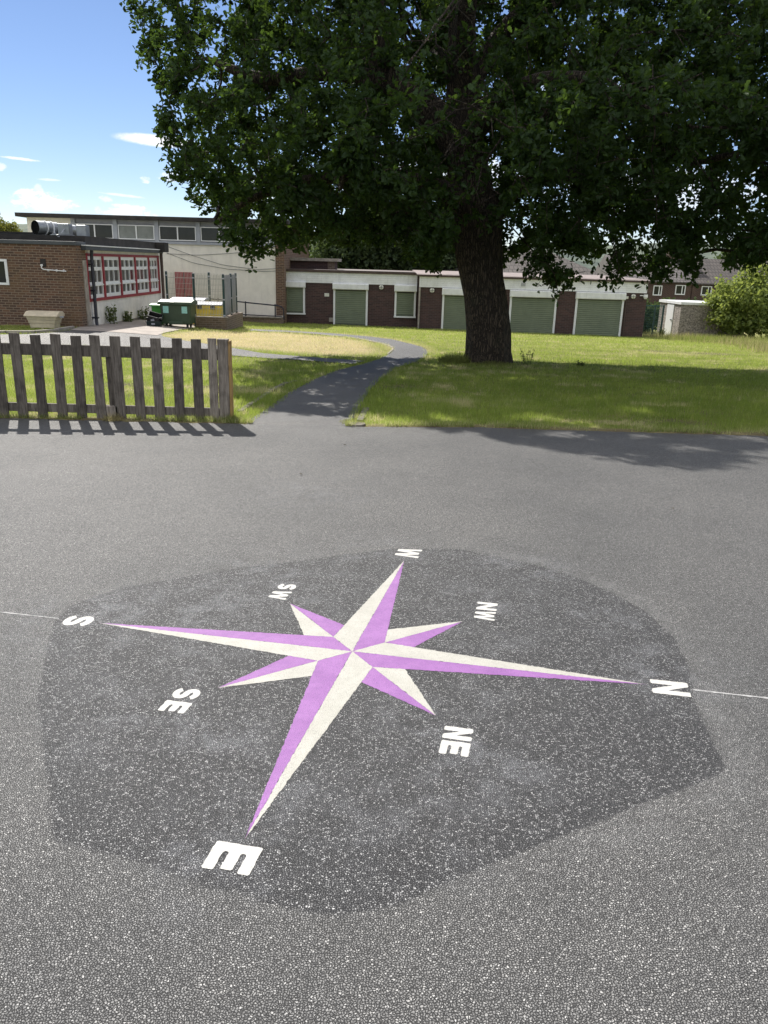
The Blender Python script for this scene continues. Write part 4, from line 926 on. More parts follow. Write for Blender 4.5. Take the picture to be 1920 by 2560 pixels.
# ------------------------------------------------------------------ foliage builders
def rand_rot(n, up=.0, r=None):
    r = r or rng
    nrm = r.normal(size=(n, 3)); nrm[:, 2] += up; nrm /= np.linalg.norm(nrm, axis=1)[:, None]
    t = r.normal(size=(n, 3)); t -= nrm*(t*nrm).sum(1)[:, None]; t /= np.linalg.norm(t, axis=1)[:, None]
    return t, np.cross(nrm, t), nrm
OAK = np.array([(0, 0, 0), (0, 1, 0), (.10, .10, 0), (.24, .30, 0), (.16, .38, 0), (.34, .56, 0), (.22, .66, 0), (.30, .84, 0), (.13, .98, 0)], float)
def leaves(name, C, T, B, Nn, size, mat, parent=None, loc=None, shape='diamond', tone=None):
    n = len(C); size = np.broadcast_to(size, (n,))
    if shape == 'oak':
        R_ = OAK; Lf = OAK[2:].copy(); Lf[:, 0] *= -1; Pl = np.vstack([R_, Lf]).copy()
        Pl[:, 2] = np.abs(Pl[:, 0])*.35-.25*(Pl[:, 1]-.4)**2
        faces = [[0]+list(range(2, 9))+[1], [1]+list(range(9, 16))[::-1]+[0]]
    elif shape == 'mid':
        Pl = np.array([(0, 0, 0), (.28, .3, .08), (.3, .65, .08), (0, 1, -.05), (-.3, .65, .08), (-.28, .3, .08)]); faces = [[0, 1, 2, 3], [0, 3, 4, 5]]
    else:
        Pl = np.array([(0, 0, 0), (.32, .5, .06), (0, 1, 0), (-.32, .5, .06)]); faces = [[0, 1, 2, 3]]
    V = C[:, None]+size[:, None, None]*(Pl[None, :, :1]*B[:, None]+Pl[None, :, 1:2]*T[:, None]+Pl[None, :, 2:]*Nn[:, None])
    k = len(Pl); fl = np.concatenate([np.array(f) for f in faces]); cn = [len(f) for f in faces]
    idx = (np.arange(n)[:, None]*k+fl[None]).ravel(); cnt = np.tile(cn, n)
    tone = rng.random(n) if tone is None else tone
    return npmesh(name, V.reshape(-1, 3), idx, cnt, mat, parent, False, loc, {'tone': np.repeat(tone, k)})
def blob_leaves(name, lobes, n, size, mat, parent, seed, fill=.35, up=.3, shape='mid', clump=.0):
    r = np.random.default_rng(seed); vol = np.array([a[3]*a[4]*a[5] for a in lobes])**.7; pick = r.choice(len(lobes), n, p=vol/vol.sum())
    L = np.array(lobes); d = r.normal(size=(n, 3)); d /= np.linalg.norm(d, axis=1)[:, None]
    rad = (1-fill*r.random(n)**1.3)
    bumps = 1+.16*np.sin(d[:, 0]*7+pick*1.3)*np.cos(d[:, 2]*6+pick)+.10*np.sin(d[:, 1]*13+d[:, 2]*9)
    C = L[pick, :3]+d*L[pick, 3:]*(rad*bumps)[:, None]
    if clump:
        k = n//14; cc = C[:k]; C = cc[np.arange(n) % k]+r.normal(size=(n, 3))*clump
    T, B, Nn = rand_rot(n, up, r)
    ok = C[:, 2] > terr(C[:, 0], C[:, 1])+.02
    C, T, B, Nn = C[ok], T[ok], B[ok], Nn[ok]
    return leaves(name, C, T, B, Nn, size*(.7+.6*r.random(len(C))), mat, parent, shape=shape, tone=r.random(len(C)))

# ------------------------------------------------------------------ the oak
TB = np.array([2.29, 17.92]); TZ = float(terr(*TB))
oak = thing('oak_tree', 'huge spreading oak tree with a thick dark trunk on the lawn', 'tree', (*TB, TZ))
AX = np.array([(2.29, 17.92, TZ-.15, .66), (2.29, 17.92, TZ+.02, .575), (2.285, 17.92, TZ+.25, .52), (2.25, 17.92, .2, .50), (2.13, 17.92, .9, .475), (2.0, 17.92, 1.4, .475), (1.9, 17.92, 1.9, .52), (1.85, 17.92, 2.3, .54), (1.80, 17.93, 2.8, .50), (1.66, 17.95, 3.4, .43), (1.54, 17.97, 4.0, .38), (1.42, 18.0, 4.8, .34), (1.36, 18.0, 5.6, .30), (1.30, 18.0, 6.6, .26), (1.35, 18.05, 8.0, .19), (1.5, 18.1, 9.6, .09)])
nr, ns = 110, 56
tz = np.linspace(0, 1, nr); ta = np.linspace(0, 1, len(AX)); A4 = np.stack([np.interp(tz, ta, AX[:, i]) for i in range(4)], 1)
q = np.linspace(0, 2*pi, ns, endpoint=False); QQ, TT = np.meshgrid(q, tz)
rad = A4[:, 3][:, None]*(1+.035*np.sin(QQ*5+TT*6)+.025*np.sin(QQ*9-TT*11)+.018*np.sin(QQ*23+TT*30+2*np.sin(TT*14))+.05*np.exp(-TT*22)*np.sin(QQ*6+1))
V = np.stack([A4[:, 0][:, None]+rad*np.cos(QQ), A4[:, 1][:, None]+rad*np.sin(QQ), np.broadcast_to(A4[:, 2][:, None], QQ.shape)], -1).reshape(-1, 3)
i = np.arange(nr*ns).reshape(nr, ns); j = np.roll(i, -1, 1)
Qt = np.stack([i[:-1], j[:-1], j[1:], i[1:]], -1).reshape(-1, 4)
tv = [V]; tf = [Qt]; off = len(V)
def limb_tube(pts, rs, n=9):
    global off
    b = MB().tube([tuple(p) for p in pts], list(rs), n, cap=False)
    tv.append(np.array(b.v)); tf.append(np.array(b.f)+off); off += len(b.v)
def smooth_path(P, k=5):
    P = np.array(P, float); t = np.arange(len(P)); s_ = np.linspace(0, len(P)-1, (len(P)-1)*k+1)
    # catmull-rom
    out = []
    for u in s_:
        i1 = min(int(u), len(P)-2); f = u-i1; p0_, p1_, p2_, p3_ = P[max(i1-1, 0)], P[i1], P[i1+1], P[min(i1+2, len(P)-1)]
        out.append(.5*((2*p1_)+(-p0_+p2_)*f+(2*p0_-5*p1_+4*p2_-p3_)*f*f+(-p0_+3*p1_-3*p2_+p3_)*f**3))
    return np.array(out)
LIMBS = [[(1.55, 17.9, 3.5, .40), (1.2, 17.85, 4.2, .36), (.55, 17.75, 4.75, .31), (-.25, 17.6, 5.3, .26), (-.45, 17.5, 6.3, .22), (-.9, 17.4, 7.4, .15), (-1.6, 17.2, 8.6, .07)],
         [(.1, 17.7, 5.05, .2), (-1.2, 17.3, 5.2, .16), (-2.6, 17.0, 5.0, .12), (-3.7, 16.9, 5.3, .05)],
         [(1.85, 17.8, 2.6, .26), (1.0, 17.4, 3.1, .21), (-.2, 17.1, 3.3, .16), (-1.6, 17.0, 3.2, .12), (-2.9, 17.1, 2.8, .07), (-3.7, 17.2, 2.3, .03)],
         [(1.65, 17.9, 4.3, .26), (2.3, 17.8, 4.85, .23), (3.1, 17.7, 4.75, .21), (4.0, 17.6, 4.5, .19), (5.0, 17.6, 4.7, .17), (5.55, 17.6, 4.15, .13), (6.2, 17.6, 3.8, .09), (7.2, 17.5, 4.0, .05)],
         [(1.95, 18.0, 2.6, .24), (2.8, 18.4, 3.3, .19), (3.9, 18.8, 3.6, .15), (5.2, 19.0, 3.3, .1), (6.4, 19.2, 2.7, .05)],
         [(1.4, 18.0, 5.0, .24), (2.2, 18.2, 6.2, .2), (3.4, 18.2, 7.3, .16), (5.0, 18.0, 8.2, .1), (6.6, 17.8, 8.8, .05)],
         [(1.4, 17.8, 5.2, .22), (1.3, 16.8, 6.2, .18), (1.4, 15.6, 6.8, .13), (1.7, 14.2, 7.0, .07)],
         [(1.6, 17.7, 4.0, .2), (1.9, 16.6, 4.6, .16), (2.6, 15.4, 4.8, .11), (3.4, 14.2, 4.6, .06)],
         [(1.4, 18.2, 5.0, .2), (1.0, 19.4, 6.0, .15), (.6, 20.8, 6.6, .1), (.2, 22.2, 6.8, .05)],
         [(1.5, 18.2, 4.6, .2), (2.6, 19.6, 5.4, .15), (4.0, 20.8, 6.0, .09), (5.2, 21.8, 6.2, .04)],
         [(3.2, 18.2, 7.2, .13), (4.6, 17.0, 7.4, .1), (6.2, 16.0, 7.2, .07), (8.0, 15.4, 6.6, .04)],
         [(1.9, 18.1, 2.35, .16), (1.1, 18.7, 2.7, .12), (.2, 19.0, 2.7, .09), (-.7, 19.2, 2.3, .05)]]
nodes = [tuple(p[:3]) for p in A4[int(nr*.55)::4]]; par = [-1]*len(nodes)
for Lb in LIMBS:
    sp = smooth_path(Lb, 6); limb_tube(sp[:, :3]+0, np.maximum(sp[:, 3], .02), 10)
    base = len(nodes)
    for k_, p in enumerate(sp[2::2]): nodes.append(tuple(p[:3])); par.append(base+k_-1 if k_ else -1)
LOBES = [(2.5, 17.9, 6.3, 8.2, 7.0, 4.9), (-1.6, 19.0, 4.1, 3.4, 4.6, 2.6), (-1.5, 17.6, 3.9, 3.5, 3.6, 2.45), (.3, 18.2, 2.75, 2.5, 2.8, 1.35), (6.0, 17.6, 3.7, 4.2, 4.5, 2.6), (-3.3, 17.3, 6.8, 3.6, 4.0, 2.8), (4.0, 17.6, 2.3, 2.2, 2.4, 1.25), (-5.5, 17.5, 6.7, 1.5, 1.6, 1.0), (7.2, 17.4, 2.9, 2.4, 2.6, 1.6), (9.0, 15.6, 3.4, 3.0, 3.2, 2.3), (-2.6, 17.3, 2.2, 1.4, 1.4, .8)]
def crown_ok(P):
    inn = np.zeros(len(P), bool)
    for l in LOBES:
        d = ((P-np.array(l[:3]))/np.array(l[3:])); inn |= (d*d).sum(1) < 1
    dz = P[:, 2]+.3
    sx0, sy0 = P[:, 0]+.476*dz, P[:, 1]-1.063*dz
    lim = np.interp(sx0, [-4, -2.9, -2.3, -1.8, -.56, .45, 1.45, 2.35, 2.9, 3.3, 3.7, 4.2, 5.0, 8], [15, 12.6, 11.1, 9.9, 9.9, 9.0, 8.1, 7.4, 6.85, 7.0, 7.5, 8.2, 7.6, 7.6])
    inn &= sy0 > lim+.25*np.sin(sx0*5.1)*np.sin(sy0*4.3)
    sxx = P[:, 0]+.476*(P[:, 2]+.5); syy = P[:, 1]-1.063*(P[:, 2]+.5)
    inn &= syy < 18.6-.18*np.maximum(0, sxx-2)
    inn &= ~((np.abs(P[:, 0]-1.95) < .75) & (P[:, 1] < 18.6) & (P[:, 2] < 2.2))
    # the crown's left outline leans outwards as it rises
    left = np.interp(P[:, 2], [1.2, 1.5, 2.3, 2.8, 3.3, 4.4, 5.0, 5.3, 5.7, 6.5, 9], [-3.7, -4.0, -4.15, -4.55, -4.95, -5.2, -5.75, -5.6, -5.5, -6.9, -7.1])
    inn &= P[:, 0] > left*P[:, 1]/17.9
    low = np.interp(P[:, 0], [-4.2, -3.9, -3.2, -2.6, -1.4, 0, .8, 1.4, 2.6, 3.2, 4.4, 5.4, 6.4, 7.2, 8.2], [2.0, 1.5, 1.45, 1.75, 1.9, 2.0, 1.2, 1.5, 1.6, 1.1, 1.1, 1.4, 1.55, 1.95, 1.4])
    inn &= P[:, 2] > low
    # a few open pockets
    h = np.sin(P[:, 0]*1.7+1.3)*np.sin(P[:, 1]*1.5+.4)*np.sin(P[:, 2]*2.1+.9)
    return inn & (h < .62)
cand = rng.uniform((-8, 9, .9), (14, 27, 12), (60000, 3)); cand = cand[crown_ok(cand)]
# favour the shell
dd = np.min([np.sqrt((((cand-np.array(l[:3]))/np.array(l[3:]))**2).sum(1)) for l in LOBES], 0)
cand = cand[rng.random(len(cand)) < .25+.75*dd**1.5][:7600]
NODE = np.array(nodes); PAR = list(par); STEP = .34
best = np.full(len(cand), 1e9); who = np.zeros(len(cand), int)
def upd(start):
    global best, who
    for s0 in range(start, len(NODE), 400):
        D = np.linalg.norm(cand[:, None]-NODE[None, s0:s0+400], axis=2); k_ = D.argmin(1); m = D[np.arange(len(cand)), k_]
        w_ = m < best; best = np.where(w_, m, best); who = np.where(w_, k_+s0, who)
upd(0); alive = np.ones(len(cand), bool)
for it in range(60):
    act = alive & (best < 6.0)
    if not act.any(): break
    ids = who[act]; dirs = cand[act]-NODE[ids]; dirs /= np.linalg.norm(dirs, axis=1)[:, None]
    acc = np.zeros((len(NODE), 3)); np.add.at(acc, ids, dirs); gi = np.unique(ids)
    d = acc[gi]; ln = np.linalg.norm(d, axis=1); okk = ln > 1e-3; gi = gi[okk]; d = d[okk]/ln[okk][:, None]
    d += rng.normal(size=d.shape)*.12; d[:, 2] += .03; d /= np.linalg.norm(d, axis=1)[:, None]
    st = len(NODE); NODE = np.vstack([NODE, NODE[gi]+d*STEP]); PAR += list(gi)
    upd(st); alive &= best > .36
    if len(NODE) > 14000: break
PAR = np.array(PAR); nn = len(NODE); n0 = len(nodes)
kids = np.zeros(nn, int); np.add.at(kids, PAR[PAR >= 0], 1)
wgt = np.where(kids == 0, 1.0, 0.0)
for k_ in range(nn-1, n0-1, -1):
    if PAR[k_] >= 0: wgt[PAR[k_]] += wgt[k_]
rr_ = .0065*np.maximum(wgt, 1)**.46
# branch segments as thin five sided prisms
seg = np.arange(n0, nn); a_, b_ = NODE[PAR[seg]], NODE[seg]
ra, rb = np.minimum(rr_[PAR[seg]], rr_[seg]*1.5), rr_[seg]
def prisms(a_, b_, ra, rb, k=5):
    t = b_-a_; t /= np.linalg.norm(t, axis=1)[:, None]+1e-9
    h_ = np.where(np.abs(t[:, 2:3]) < .9, np.array([[0, 0, 1.]]), np.array([[1., 0, 0]])); x_ = np.cross(t, h_); x_ /= np.linalg.norm(x_, axis=1)[:, None]; y_ = np.cross(t, x_)
    an = np.arange(k)*2*pi/k; ring = np.cos(an)[None, :, None]*x_[:, None]+np.sin(an)[None, :, None]*y_[:, None]
    Vv = np.concatenate([a_[:, None]+ring*ra[:, None, None], b_[:, None]+ring*rb[:, None, None]], 1).reshape(-1, 3)
    f_ = np.array([(m, (m+1) % k, k+(m+1) % k, k+m) for m in range(k)]); Ff = (np.arange(len(a_))[:, None, None]*2*k+f_[None]).reshape(-1, 4)
    return Vv, Ff
Vv, Ff = prisms(a_, b_, ra, rb); tv.append(Vv); tf.append(Ff+off); off += len(Vv)
# twigs with leaf rosettes
tw = seg[(wgt[seg] < 14)]
rep = np.concatenate([np.repeat(rng.choice(tw, 9000), 4), rng.choice(tw, 7000)]); st_ = NODE[rep]+rng.normal(size=(len(rep), 3))*.03
dv = rng.normal(size=(len(rep), 3)); dv[:, 2] -= .1; dv /= np.linalg.norm(dv, axis=1)[:, None]
tl = rng.uniform(.06, .34, len(rep)); en = st_+dv*tl[:, None]
okm = crown_ok(en) | (rng.random(len(en)) < .25)
# open gaps between the leaf sprays, wider towards the lower right, and a thin place before the fork
gp = np.sin(en[:, 0]*3.1+1.7*np.sin(en[:, 2]*2.3))*np.sin(en[:, 1]*2.7+.6)+np.sin(en[:, 2]*4.1+1.1*np.sin(en[:, 0]*3.7))*np.sin(en[:, 0]*4.3+en[:, 1]*2.2)
thr = .98-.62*sm(2.2, 3.6, en[:, 0])*(1-sm(3.2, 5.0, en[:, 2]))-.25*sm(0, -2, en[:, 0])*(1-sm(3, 4.5, en[:, 2]))
okm &= gp < thr
axx = np.interp(en[:, 2], [2.2, 3.4, 4.8, 6.6], [1.85, 1.6, 1.0, .9]); fw = np.interp(en[:, 2], [2.2, 3.0, 4.5, 7], [.55, .6, .95, .9])
okm &= ~((np.abs(en[:, 0]*17.4/en[:, 1]-axx) < fw) & (en[:, 1] < 17.5) & (en[:, 2] > 2) & (rng.random(len(en)) < .80))
hx, hy = en[:, 0]+.476*(en[:, 2]+.33), en[:, 1]-1.063*(en[:, 2]+.33)          # where each spray's shadow falls: keep some sun flecks open
for (fx, fy, fr) in [(.1, 9.35, .30), (.8, 9.5, .28), (1.9, 9.75, .32), (2.5, 9.4, .2), (-.4, 11.2, .22), (-1.0, 11.9, .28), (-.9, 10.9, .25), (-.6, 12.7, .22), (-.5, 14.0, .18), (2.2, 8.5, .2), (2.9, 8.6, .22), (3.3, 7.9, .2), (1.5, 8.6, .15), (1.3, 11.6, .2), (-2.6, 12.8, .35), (-2.35, 10.9, .35), (3.4, 10.4, .22), (.5, 10.6, .2), (4.1, 8.5, .3)]:
    okm &= ~((((hx-fx)/1.35)**2+(hy-fy)**2 < fr*fr) & (rng.random(len(en)) < .95))
st_, en, dv = st_[okm], en[okm], dv[okm]
vis = rng.random(len(en)) < .6
Vv, Ff = prisms(st_[vis], en[vis], np.full(vis.sum(), .006), np.full(vis.sum(), .003), 3); tv.append(Vv); tf.append(Ff+off); off += len(Vv)
tf = np.vstack(tf)
trunk = npmesh('trunk', np.vstack(tv), tf.ravel(), np.full(len(tf), 4), MT['bark'], oak, smooth=True)
NL = 8
C = np.repeat(en, NL, 0)+rng.normal(size=(len(en)*NL, 3))*.045
back = rng.random(len(C))[:, None]*np.repeat(en-st_, NL, 0)*.6; C = C-back
T, B, Nn = rand_rot(len(C), .75)
out_ = np.repeat(dv, NL, 0); T = T+.7*out_; T -= Nn*(T*Nn).sum(1)[:, None]; T /= np.linalg.norm(T, axis=1)[:, None]; B = np.cross(Nn, T)
tone = np.clip(np.repeat(rng.random(len(en)), NL)*.7+rng.random(len(C))*.4, 0, 1)
leaves('crown', C, T, B, Nn, rng.uniform(.075, .145, len(C)), MT['oakleaf'], oak, shape='oak', tone=tone)
print('oak', nn, len(C))

# ------------------------------------------------------------------ grass
def blades(name, x, y, h, w, dry, tone, mat, lean=.5):
    n = len(x); z = terr(x, y)+.004; a = rng.random(n)*2*pi; la = rng.random(n)*2*pi; lm = h*lean*rng.random(n)
    dx, dy = np.cos(a)*w/2, np.sin(a)*w/2
    V = np.stack([np.stack([x-dx, y-dy, z], 1), np.stack([x+dx, y+dy, z], 1), np.stack([x+np.cos(la)*lm, y+np.sin(la)*lm, z+h], 1)], 1).reshape(-1, 3)
    o = npmesh(name, V, np.arange(3*n), np.full(n, 3), mat, attrs={'dry': np.repeat(dry, 3), 'tone': np.repeat(tone, 3)})
    return kind(o, 'stuff')
BLD = [[(-20, 24.5), (-9.5, 24.5), (-9.5, 36.7), (-4.8, 36.7), (-4.8, 37.4), (1.3, 37.4), (1.3, 36.85), (11.9, 36.85), (11.9, 60), (-20, 60)], [(-8.75, 35.6), (-4.85, 35.6), (-4.85, 36.8), (-8.75, 36.8)], [(-6.95, 28.1), (-5.78, 28.1), (-5.78, 31.4), (-6.95, 31.4)], [(14.95, 41), (18.2, 40.3), (18.2, 43.5), (14.8, 43.7)]]
def lawn_pts(n, x0, x1, y0, y1):
    x = rng.uniform(x0, x1, n); y = rng.uniform(y0, y1, n)
    ok = (y > edge_y(x)+.03*rng.normal(size=n)+.02)
    jit = rng.normal(size=n)*.035
    for P_ in [PATHPOLY, DRIVE, APRON]: ok &= polydist(x, y, P_) < .03+jit
    for P_ in BLD: ok &= ~inpoly(x, y, P_)
    ok &= np.hypot(x-TB[0], y-TB[1]) > .5
    ok &= rng.random(n) > soil(x, y)*.9
    return x[ok], y[ok]
GX, GY, GH, GW = [], [], [], []
for n, box, h0, h1, w in ((120000, (-6.5, 7.5, 8.8, 11.5), .025, .07, .006), (120000, (-8, 9.5, 11.5, 16), .025, .065, .008), (130000, (-12, 13, 16, 25), .025, .06, .011), (120000, (-12, 17.5, 25, 40), .03, .065, .018)):
    x, y = lawn_pts(n, *box); GX.append(x); GY.append(y)
    GH.append(rng.uniform(h0, h1, len(x))*(.45+.7*vnoise(x, y, 1.3, 6)+.5*vnoise(x, y, 5.5, 12)+.6*vnoise(x, y, 14, 15)**2)); GW.append(np.full(len(x), w))
x, y, h, w = map(np.concatenate, (GX, GY, GH, GW))
dr = np.clip(dryness(x, y)*(.5+.8*rng.random(len(x)))+(rng.random(len(x)) < .06)*.4, 0, 1)
tn = np.clip(-.15+.55*vnoise(x, y, .7, 9)+.45*vnoise(x, y, 4.5, 13)+.5*vnoise(x, y, 13, 14)-.2+.22*rng.normal(size=len(x))+.3*sm(14, 24, y), 0, 1)
blades('lawn_grass', x, y, h, w, dr, tn, MT['grass'])
# long unmown grass at the right
n = 26000; x = rng.uniform(11, 24, n); y = rng.uniform(23, 41.5, n)
ok = (x > 12.3+.5*np.sin(y*.7)+.35*rng.normal(size=n)) & ~inpoly(x, y, BLD[3]); x, y = x[ok], y[ok]
blades('long_grass', x, y, rng.uniform(.15, .42, len(x))*(.6+.6*vnoise(x, y, .8, 4)), np.full(len(x), .016), np.clip(vnoise(x, y, .6, 7)*1.1-.25+.3*rng.random(len(x)), 0, 1), rng.random(len(x)), MT['longgrass'], .6)
# ragged verge along the playground edge and path
n = 9000; x = rng.uniform(-6, 6.5, n); y = edge_y(x)+.01+np.abs(rng.normal(size=n))*.07; ok = ~((x > -1.62) & (x < -.5)) & (vnoise(x, y*0, 2.2, 35)*.6+vnoise(x, y*0, 9, 36)*.4 > .42); x, y = x[ok], y[ok]
blades('verge_grass', x, y, rng.uniform(.03, .10, len(x)), np.full(len(x), .006), np.clip(.75*rng.random(len(x))**2, 0, 1), .35*rng.random(len(x)), MT['grass'], 1.0)
def tuft(name, label, cx, cy, r, n, h0, h1, w, dry=.1, lean=.8):
    a = rng.random(n)*2*pi; q = r*np.sqrt(rng.random(n)); x = cx+np.cos(a)*q*1.0; y = cy+np.sin(a)*q
    o = blades(name, x, y, rng.uniform(h0, h1, n)*(1-.5*(q/r)**2), np.full(n, w), np.full(n, dry)+.15*rng.random(n), rng.random(n)*.6, MT['longgrass'], lean)
    del o['kind']; org = np.array((cx, cy, float(terr(cx, cy))), np.float32)
    co = np.empty(len(o.data.vertices)*3, np.float32); o.data.vertices.foreach_get('co', co); o.data.vertices.foreach_set('co', (co.reshape(-1, 3)-org).ravel()); o.location = org
    return tag(o, label, 'grass clump')
tuft('grass_clump', 'dark tall grass clump at the left of the oak trunk foot', 1.55, 17.75, .42, 1500, .12, .3, .012)
tuft('grass_clump', 'short dark grass fringe along the front of the oak trunk', 2.35, 17.36, .42, 1200, .05, .14, .01)
tuft('grass_clump', 'green weedy clump at the foot of the fence end post', -1.86, 9.3, .13, 450, .03, .13, .008)
tuft('grass_clump', 'dry straw tuft under the middle post of the picket fence', -3.34, 9.27, .13, 380, .03, .12, .006, .7, 1.2)
tuft('grass_clump', 'grassy weeds around the concrete footing at the path mouth', -.42, 9.3, .17, 420, .02, .07, .008, .3)

# ------------------------------------------------------------------ weeds and plants
def weed(name, label, cx, cy, h, r, n, size, seed, lean=.3):
    g = float(terr(cx, cy)); t = thing(name, label, 'plant', (cx, cy, g)); rr2 = np.random.default_rng(seed); b = MB(); Cs = []
    for k in range(n):
        a = rr2.random()*2*pi; hh = h*rr2.uniform(.6, 1); tip = np.array([cx+cos(a)*r*rr2.random(), cy+sin(a)*r*rr2.random()*.5, g+hh])
        base = np.array([cx+cos(a)*r*.25, cy+sin(a)*r*.15, g-.01]); b.tube([base, (base+tip)/2+np.array([0, 0, .05*h]), tip], [.006, .005, .003], 5)
        for u_ in np.linspace(.25, 1, 9): Cs.append(base+(tip-base)*u_)
    b.build('stem', MT['weedleaf'], t)
    C = np.repeat(np.array(Cs), 2, 0); C = C+rr2.normal(size=C.shape)*.02; T, B, Nn = rand_rot(len(C), .4, rr2)
    leaves('leaf', C, T, B, Nn, size*rr2.uniform(.5, 1.2, len(C)), MT['weedleaf'], t, shape='mid', tone=rr2.random(len(C))).name = 'foliage'
weed('weed', 'tallest pale weed against the cream wall, nearest the drainpipe', -9.45, 26.9, .62, .28, 12, .09, 1)
weed('weed', 'short leafy weed second along the foot of the cream wall', -9.45, 28.6, .42, .32, 10, .09, 2)
weed('weed', 'spiky green weed third along the cream wall', -9.42, 30.3, .5, .36, 16, .08, 3)
weed('weed', 'thin weed farthest along the cream wall near the bins', -9.42, 32.2, .5, .3, 9, .08, 4)
weed('weed', 'thin dry stems growing beside the right of the oak trunk', 3.15, 17.6, .35, .22, 9, .03, 5)
weed('weed', 'leafy weed in front of the mesh gate by the shed', 13.6, 39.5, .5, .2, 10, .09, 6)
weed('weed', 'small green weed on the lawn edge of the tree shadow', 4.3, 17.5, .1, .15, 7, .05, 8)
# low step in front of the weeds
t = thing('step', 'low flat concrete step at the foot of the cream wall', 'step', (-8.9, 31, float(terr(-8.9, 31))))
MB().box(-9.6, -8.3, 29.2, 33.2, -1.1, float(terr(-8.9, 31))+.09).build('slab', MT['concrete'], t, bevel=.01)
MB().box(-9.6, -8.29, 29.17, 29.199, -1.1, float(terr(-8.9, 31))+.085).build('edge', MT['apron'], t)

# ------------------------------------------------------------------ bush, trees beyond, hill
def tree(name, label, x, y, zb, lobes, n, size, mat, seed, group=None, fill=.5, shape='mid', clump=0, cat='tree', trunk=True, up=.3):
    t = thing(name, label, cat, (x, y, zb), group)
    b = MB(); top = max(l[2] for l in lobes)
    b.tube([(x, y, zb-.3), (x+.05, y, (zb+top)/2), (x, y, top)], [.16, .12, .04], 8)
    for l in lobes: b.tube([(x, y, zb+.25*(l[2]-zb)), ((x+l[0])/2, (y+l[1])/2, (zb+l[2])/2+.2), (l[0], l[1], l[2])], [.07, .05, .02], 6)
    b.build('trunk', MT['bark'], t)
    blob_leaves('crown', lobes, n, size, mat, t, seed, fill, up, shape, clump); return t
gb_ = float(terr(18, 40))
tree('bush', 'large sunlit yellow green bush beside the shed', 18.4, 40.2, gb_, [(18.6, 40.2, -.1, 3.0, 2.2, 1.35), (17.6, 40.0, .4, 1.5, 1.5, 1.0), (19.3, 40.4, .9, 1.8, 1.6, 1.15), (17.5, 39.7, -.55, 1.1, 1.2, .8), (20.6, 40, .4, 2.0, 1.8, 1.3), (16.6, 39.9, .25, .8, .8, .5), (18.0, 40.2, 1.75, .6, .6, .5)], 16000, .17, MT['bushleaf'], 11, fill=.5, clump=.13, cat='bush')
for k_, (x, y, lab, lobes) in enumerate([
        (-3.2, 50, 'grey green willow standing behind the roof room', [(-3.2, 50, 1.8, 2.2, 2, 2.0), (-1.6, 50, 2.6, 2, 2, 2.2)]),
        (.6, 51, 'dark willow standing behind the left shuttered block', [(.6, 51, 2.4, 2.6, 2, 2.6), (2.2, 51, 1.8, 2, 2, 2.0)]),
        (-1.2, 53, 'taller willow standing farther behind the left shuttered block', [(-1.2, 53, 3.2, 2.6, 2, 2.4), (1.0, 53, 3.8, 2.6, 2, 2.0)]),
        (3.9, 52, 'small willow standing just left of the oak trunk', [(3.6, 52, 2.2, 1.7, 1.5, 1.9)])]):
    tree('willow_tree', lab, x, y, -1.6, lobes, 7000, .26, MT['willowleaf'], 20+k_, 'willow trees behind the shuttered building', fill=.6, up=-.1)
tree('conifer_tree', 'dark conifer at the left edge of the view behind the brick roof', -22.9, 45, -1.2, [(-22.9, 45, 3.0, 1.3, 1.4, .7), (-22.9, 45, 3.8, 1.0, 1.2, .7), (-23.0, 45, 4.5, .7, .8, .6), (-22.8, 45, 2.2, 1.6, 1.5, .8)], 9000, .2, MT['coniferleaf'], 31, fill=.7)
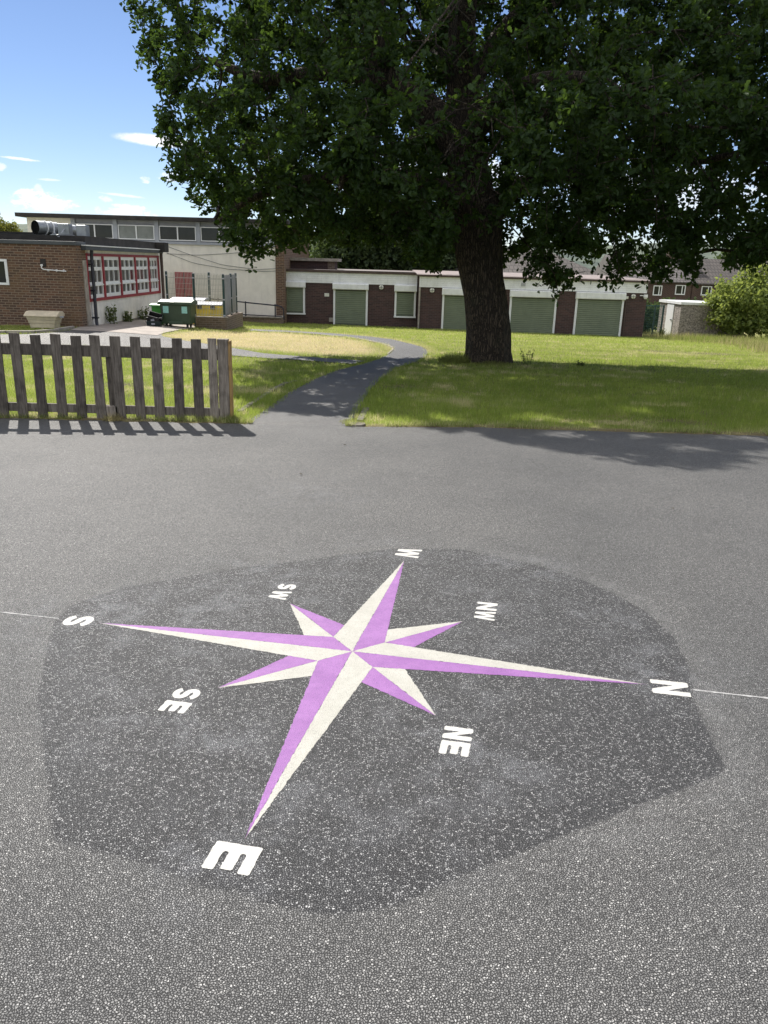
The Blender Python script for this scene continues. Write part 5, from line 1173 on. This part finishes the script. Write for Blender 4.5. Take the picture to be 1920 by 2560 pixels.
tree('golden_shrub', 'golden green conifer hedge behind the brick building roof', -21.3, 44, -1.2, [(-21.3, 44, 2.3, .8, .9, 1.05), (-20.5, 44, 2.1, .6, .8, 1.0), (-22.2, 44, 2.0, .9, .8, 1.0)], 7000, .14, MT['goldleaf'], 32, fill=.4, cat='shrub')
tree('broadleaf_tree', 'mid green tree rising behind the houses at right', 35, 78, -2, [(35, 78, 2.6, 3.6, 3, 2.2), (33.2, 78, 2.0, 2.4, 2, 1.6), (36, 78, 4.2, 2.4, 2, 1.6)], 6000, .42, MT['willowleaf'], 41, fill=.5)
tree('hedge', 'dark hedge behind the mesh gate', 15.2, 50, -1.8, [(15.9, 50, -1.2, 1.0, 1.0, 1.0), (17.6, 50.5, -1.0, 1.2, 1.0, .9), (19.5, 51, -1.0, 1.6, 1.0, .9)], 6000, .2, MT['willowleaf'], 42, fill=.5, cat='hedge')
# distant wooded hills
m, nt, b_ = newmat('hill_woods'); p = pos(nt)
c = mix(nt, sstep(nt, noise(nt, p, .03, 6, .65), .35, .65), (.035, .055, .045), (.12, .15, .10)); nt.links.new(c, b_.inputs['Base Color']); b_.inputs['Roughness'].default_value = 1
xs = np.linspace(-900, 1100, 240); ys = np.linspace(420, 900, 24); X, Y, Q = grid(xs, ys)
rise = sm(420, 640, Y)
Z = -3+rise*(14+9*vnoise(X, Y*.2, .006, 3)+5*vnoise(X, Y, .02, 4)+2.2*vnoise(X, Y, .09, 5)+10*sm(150, 420, X))
kind(npmesh('hills', np.stack([X, Y, Z], 1), Q.ravel(), np.full(len(Q), 4), m, smooth=False), 'structure')
# a few fallen leaves and bits on the asphalt
MT['deadleaf'] = plain('dead_leaf', (.06, .04, .02), .8)
for (x, y, lab) in ((-.75, 6.55, 'dry leaf lying on asphalt left of centre'), (2.2, 5.6, 'tiny dark leaf lying on the asphalt at right'), (-.45, 7.9, 'dry brown leaf lying farthest from the compass')):
    T, B, Nn = rand_rot(1, 6); o = leaves('dead_leaf', np.array([[x, y, pz(x, y, .012)]]), T, B, Nn, .035, MT['deadleaf'], loc=(x, y, pz(x, y, 0)), shape='oak'); tag(o, lab, 'leaf')
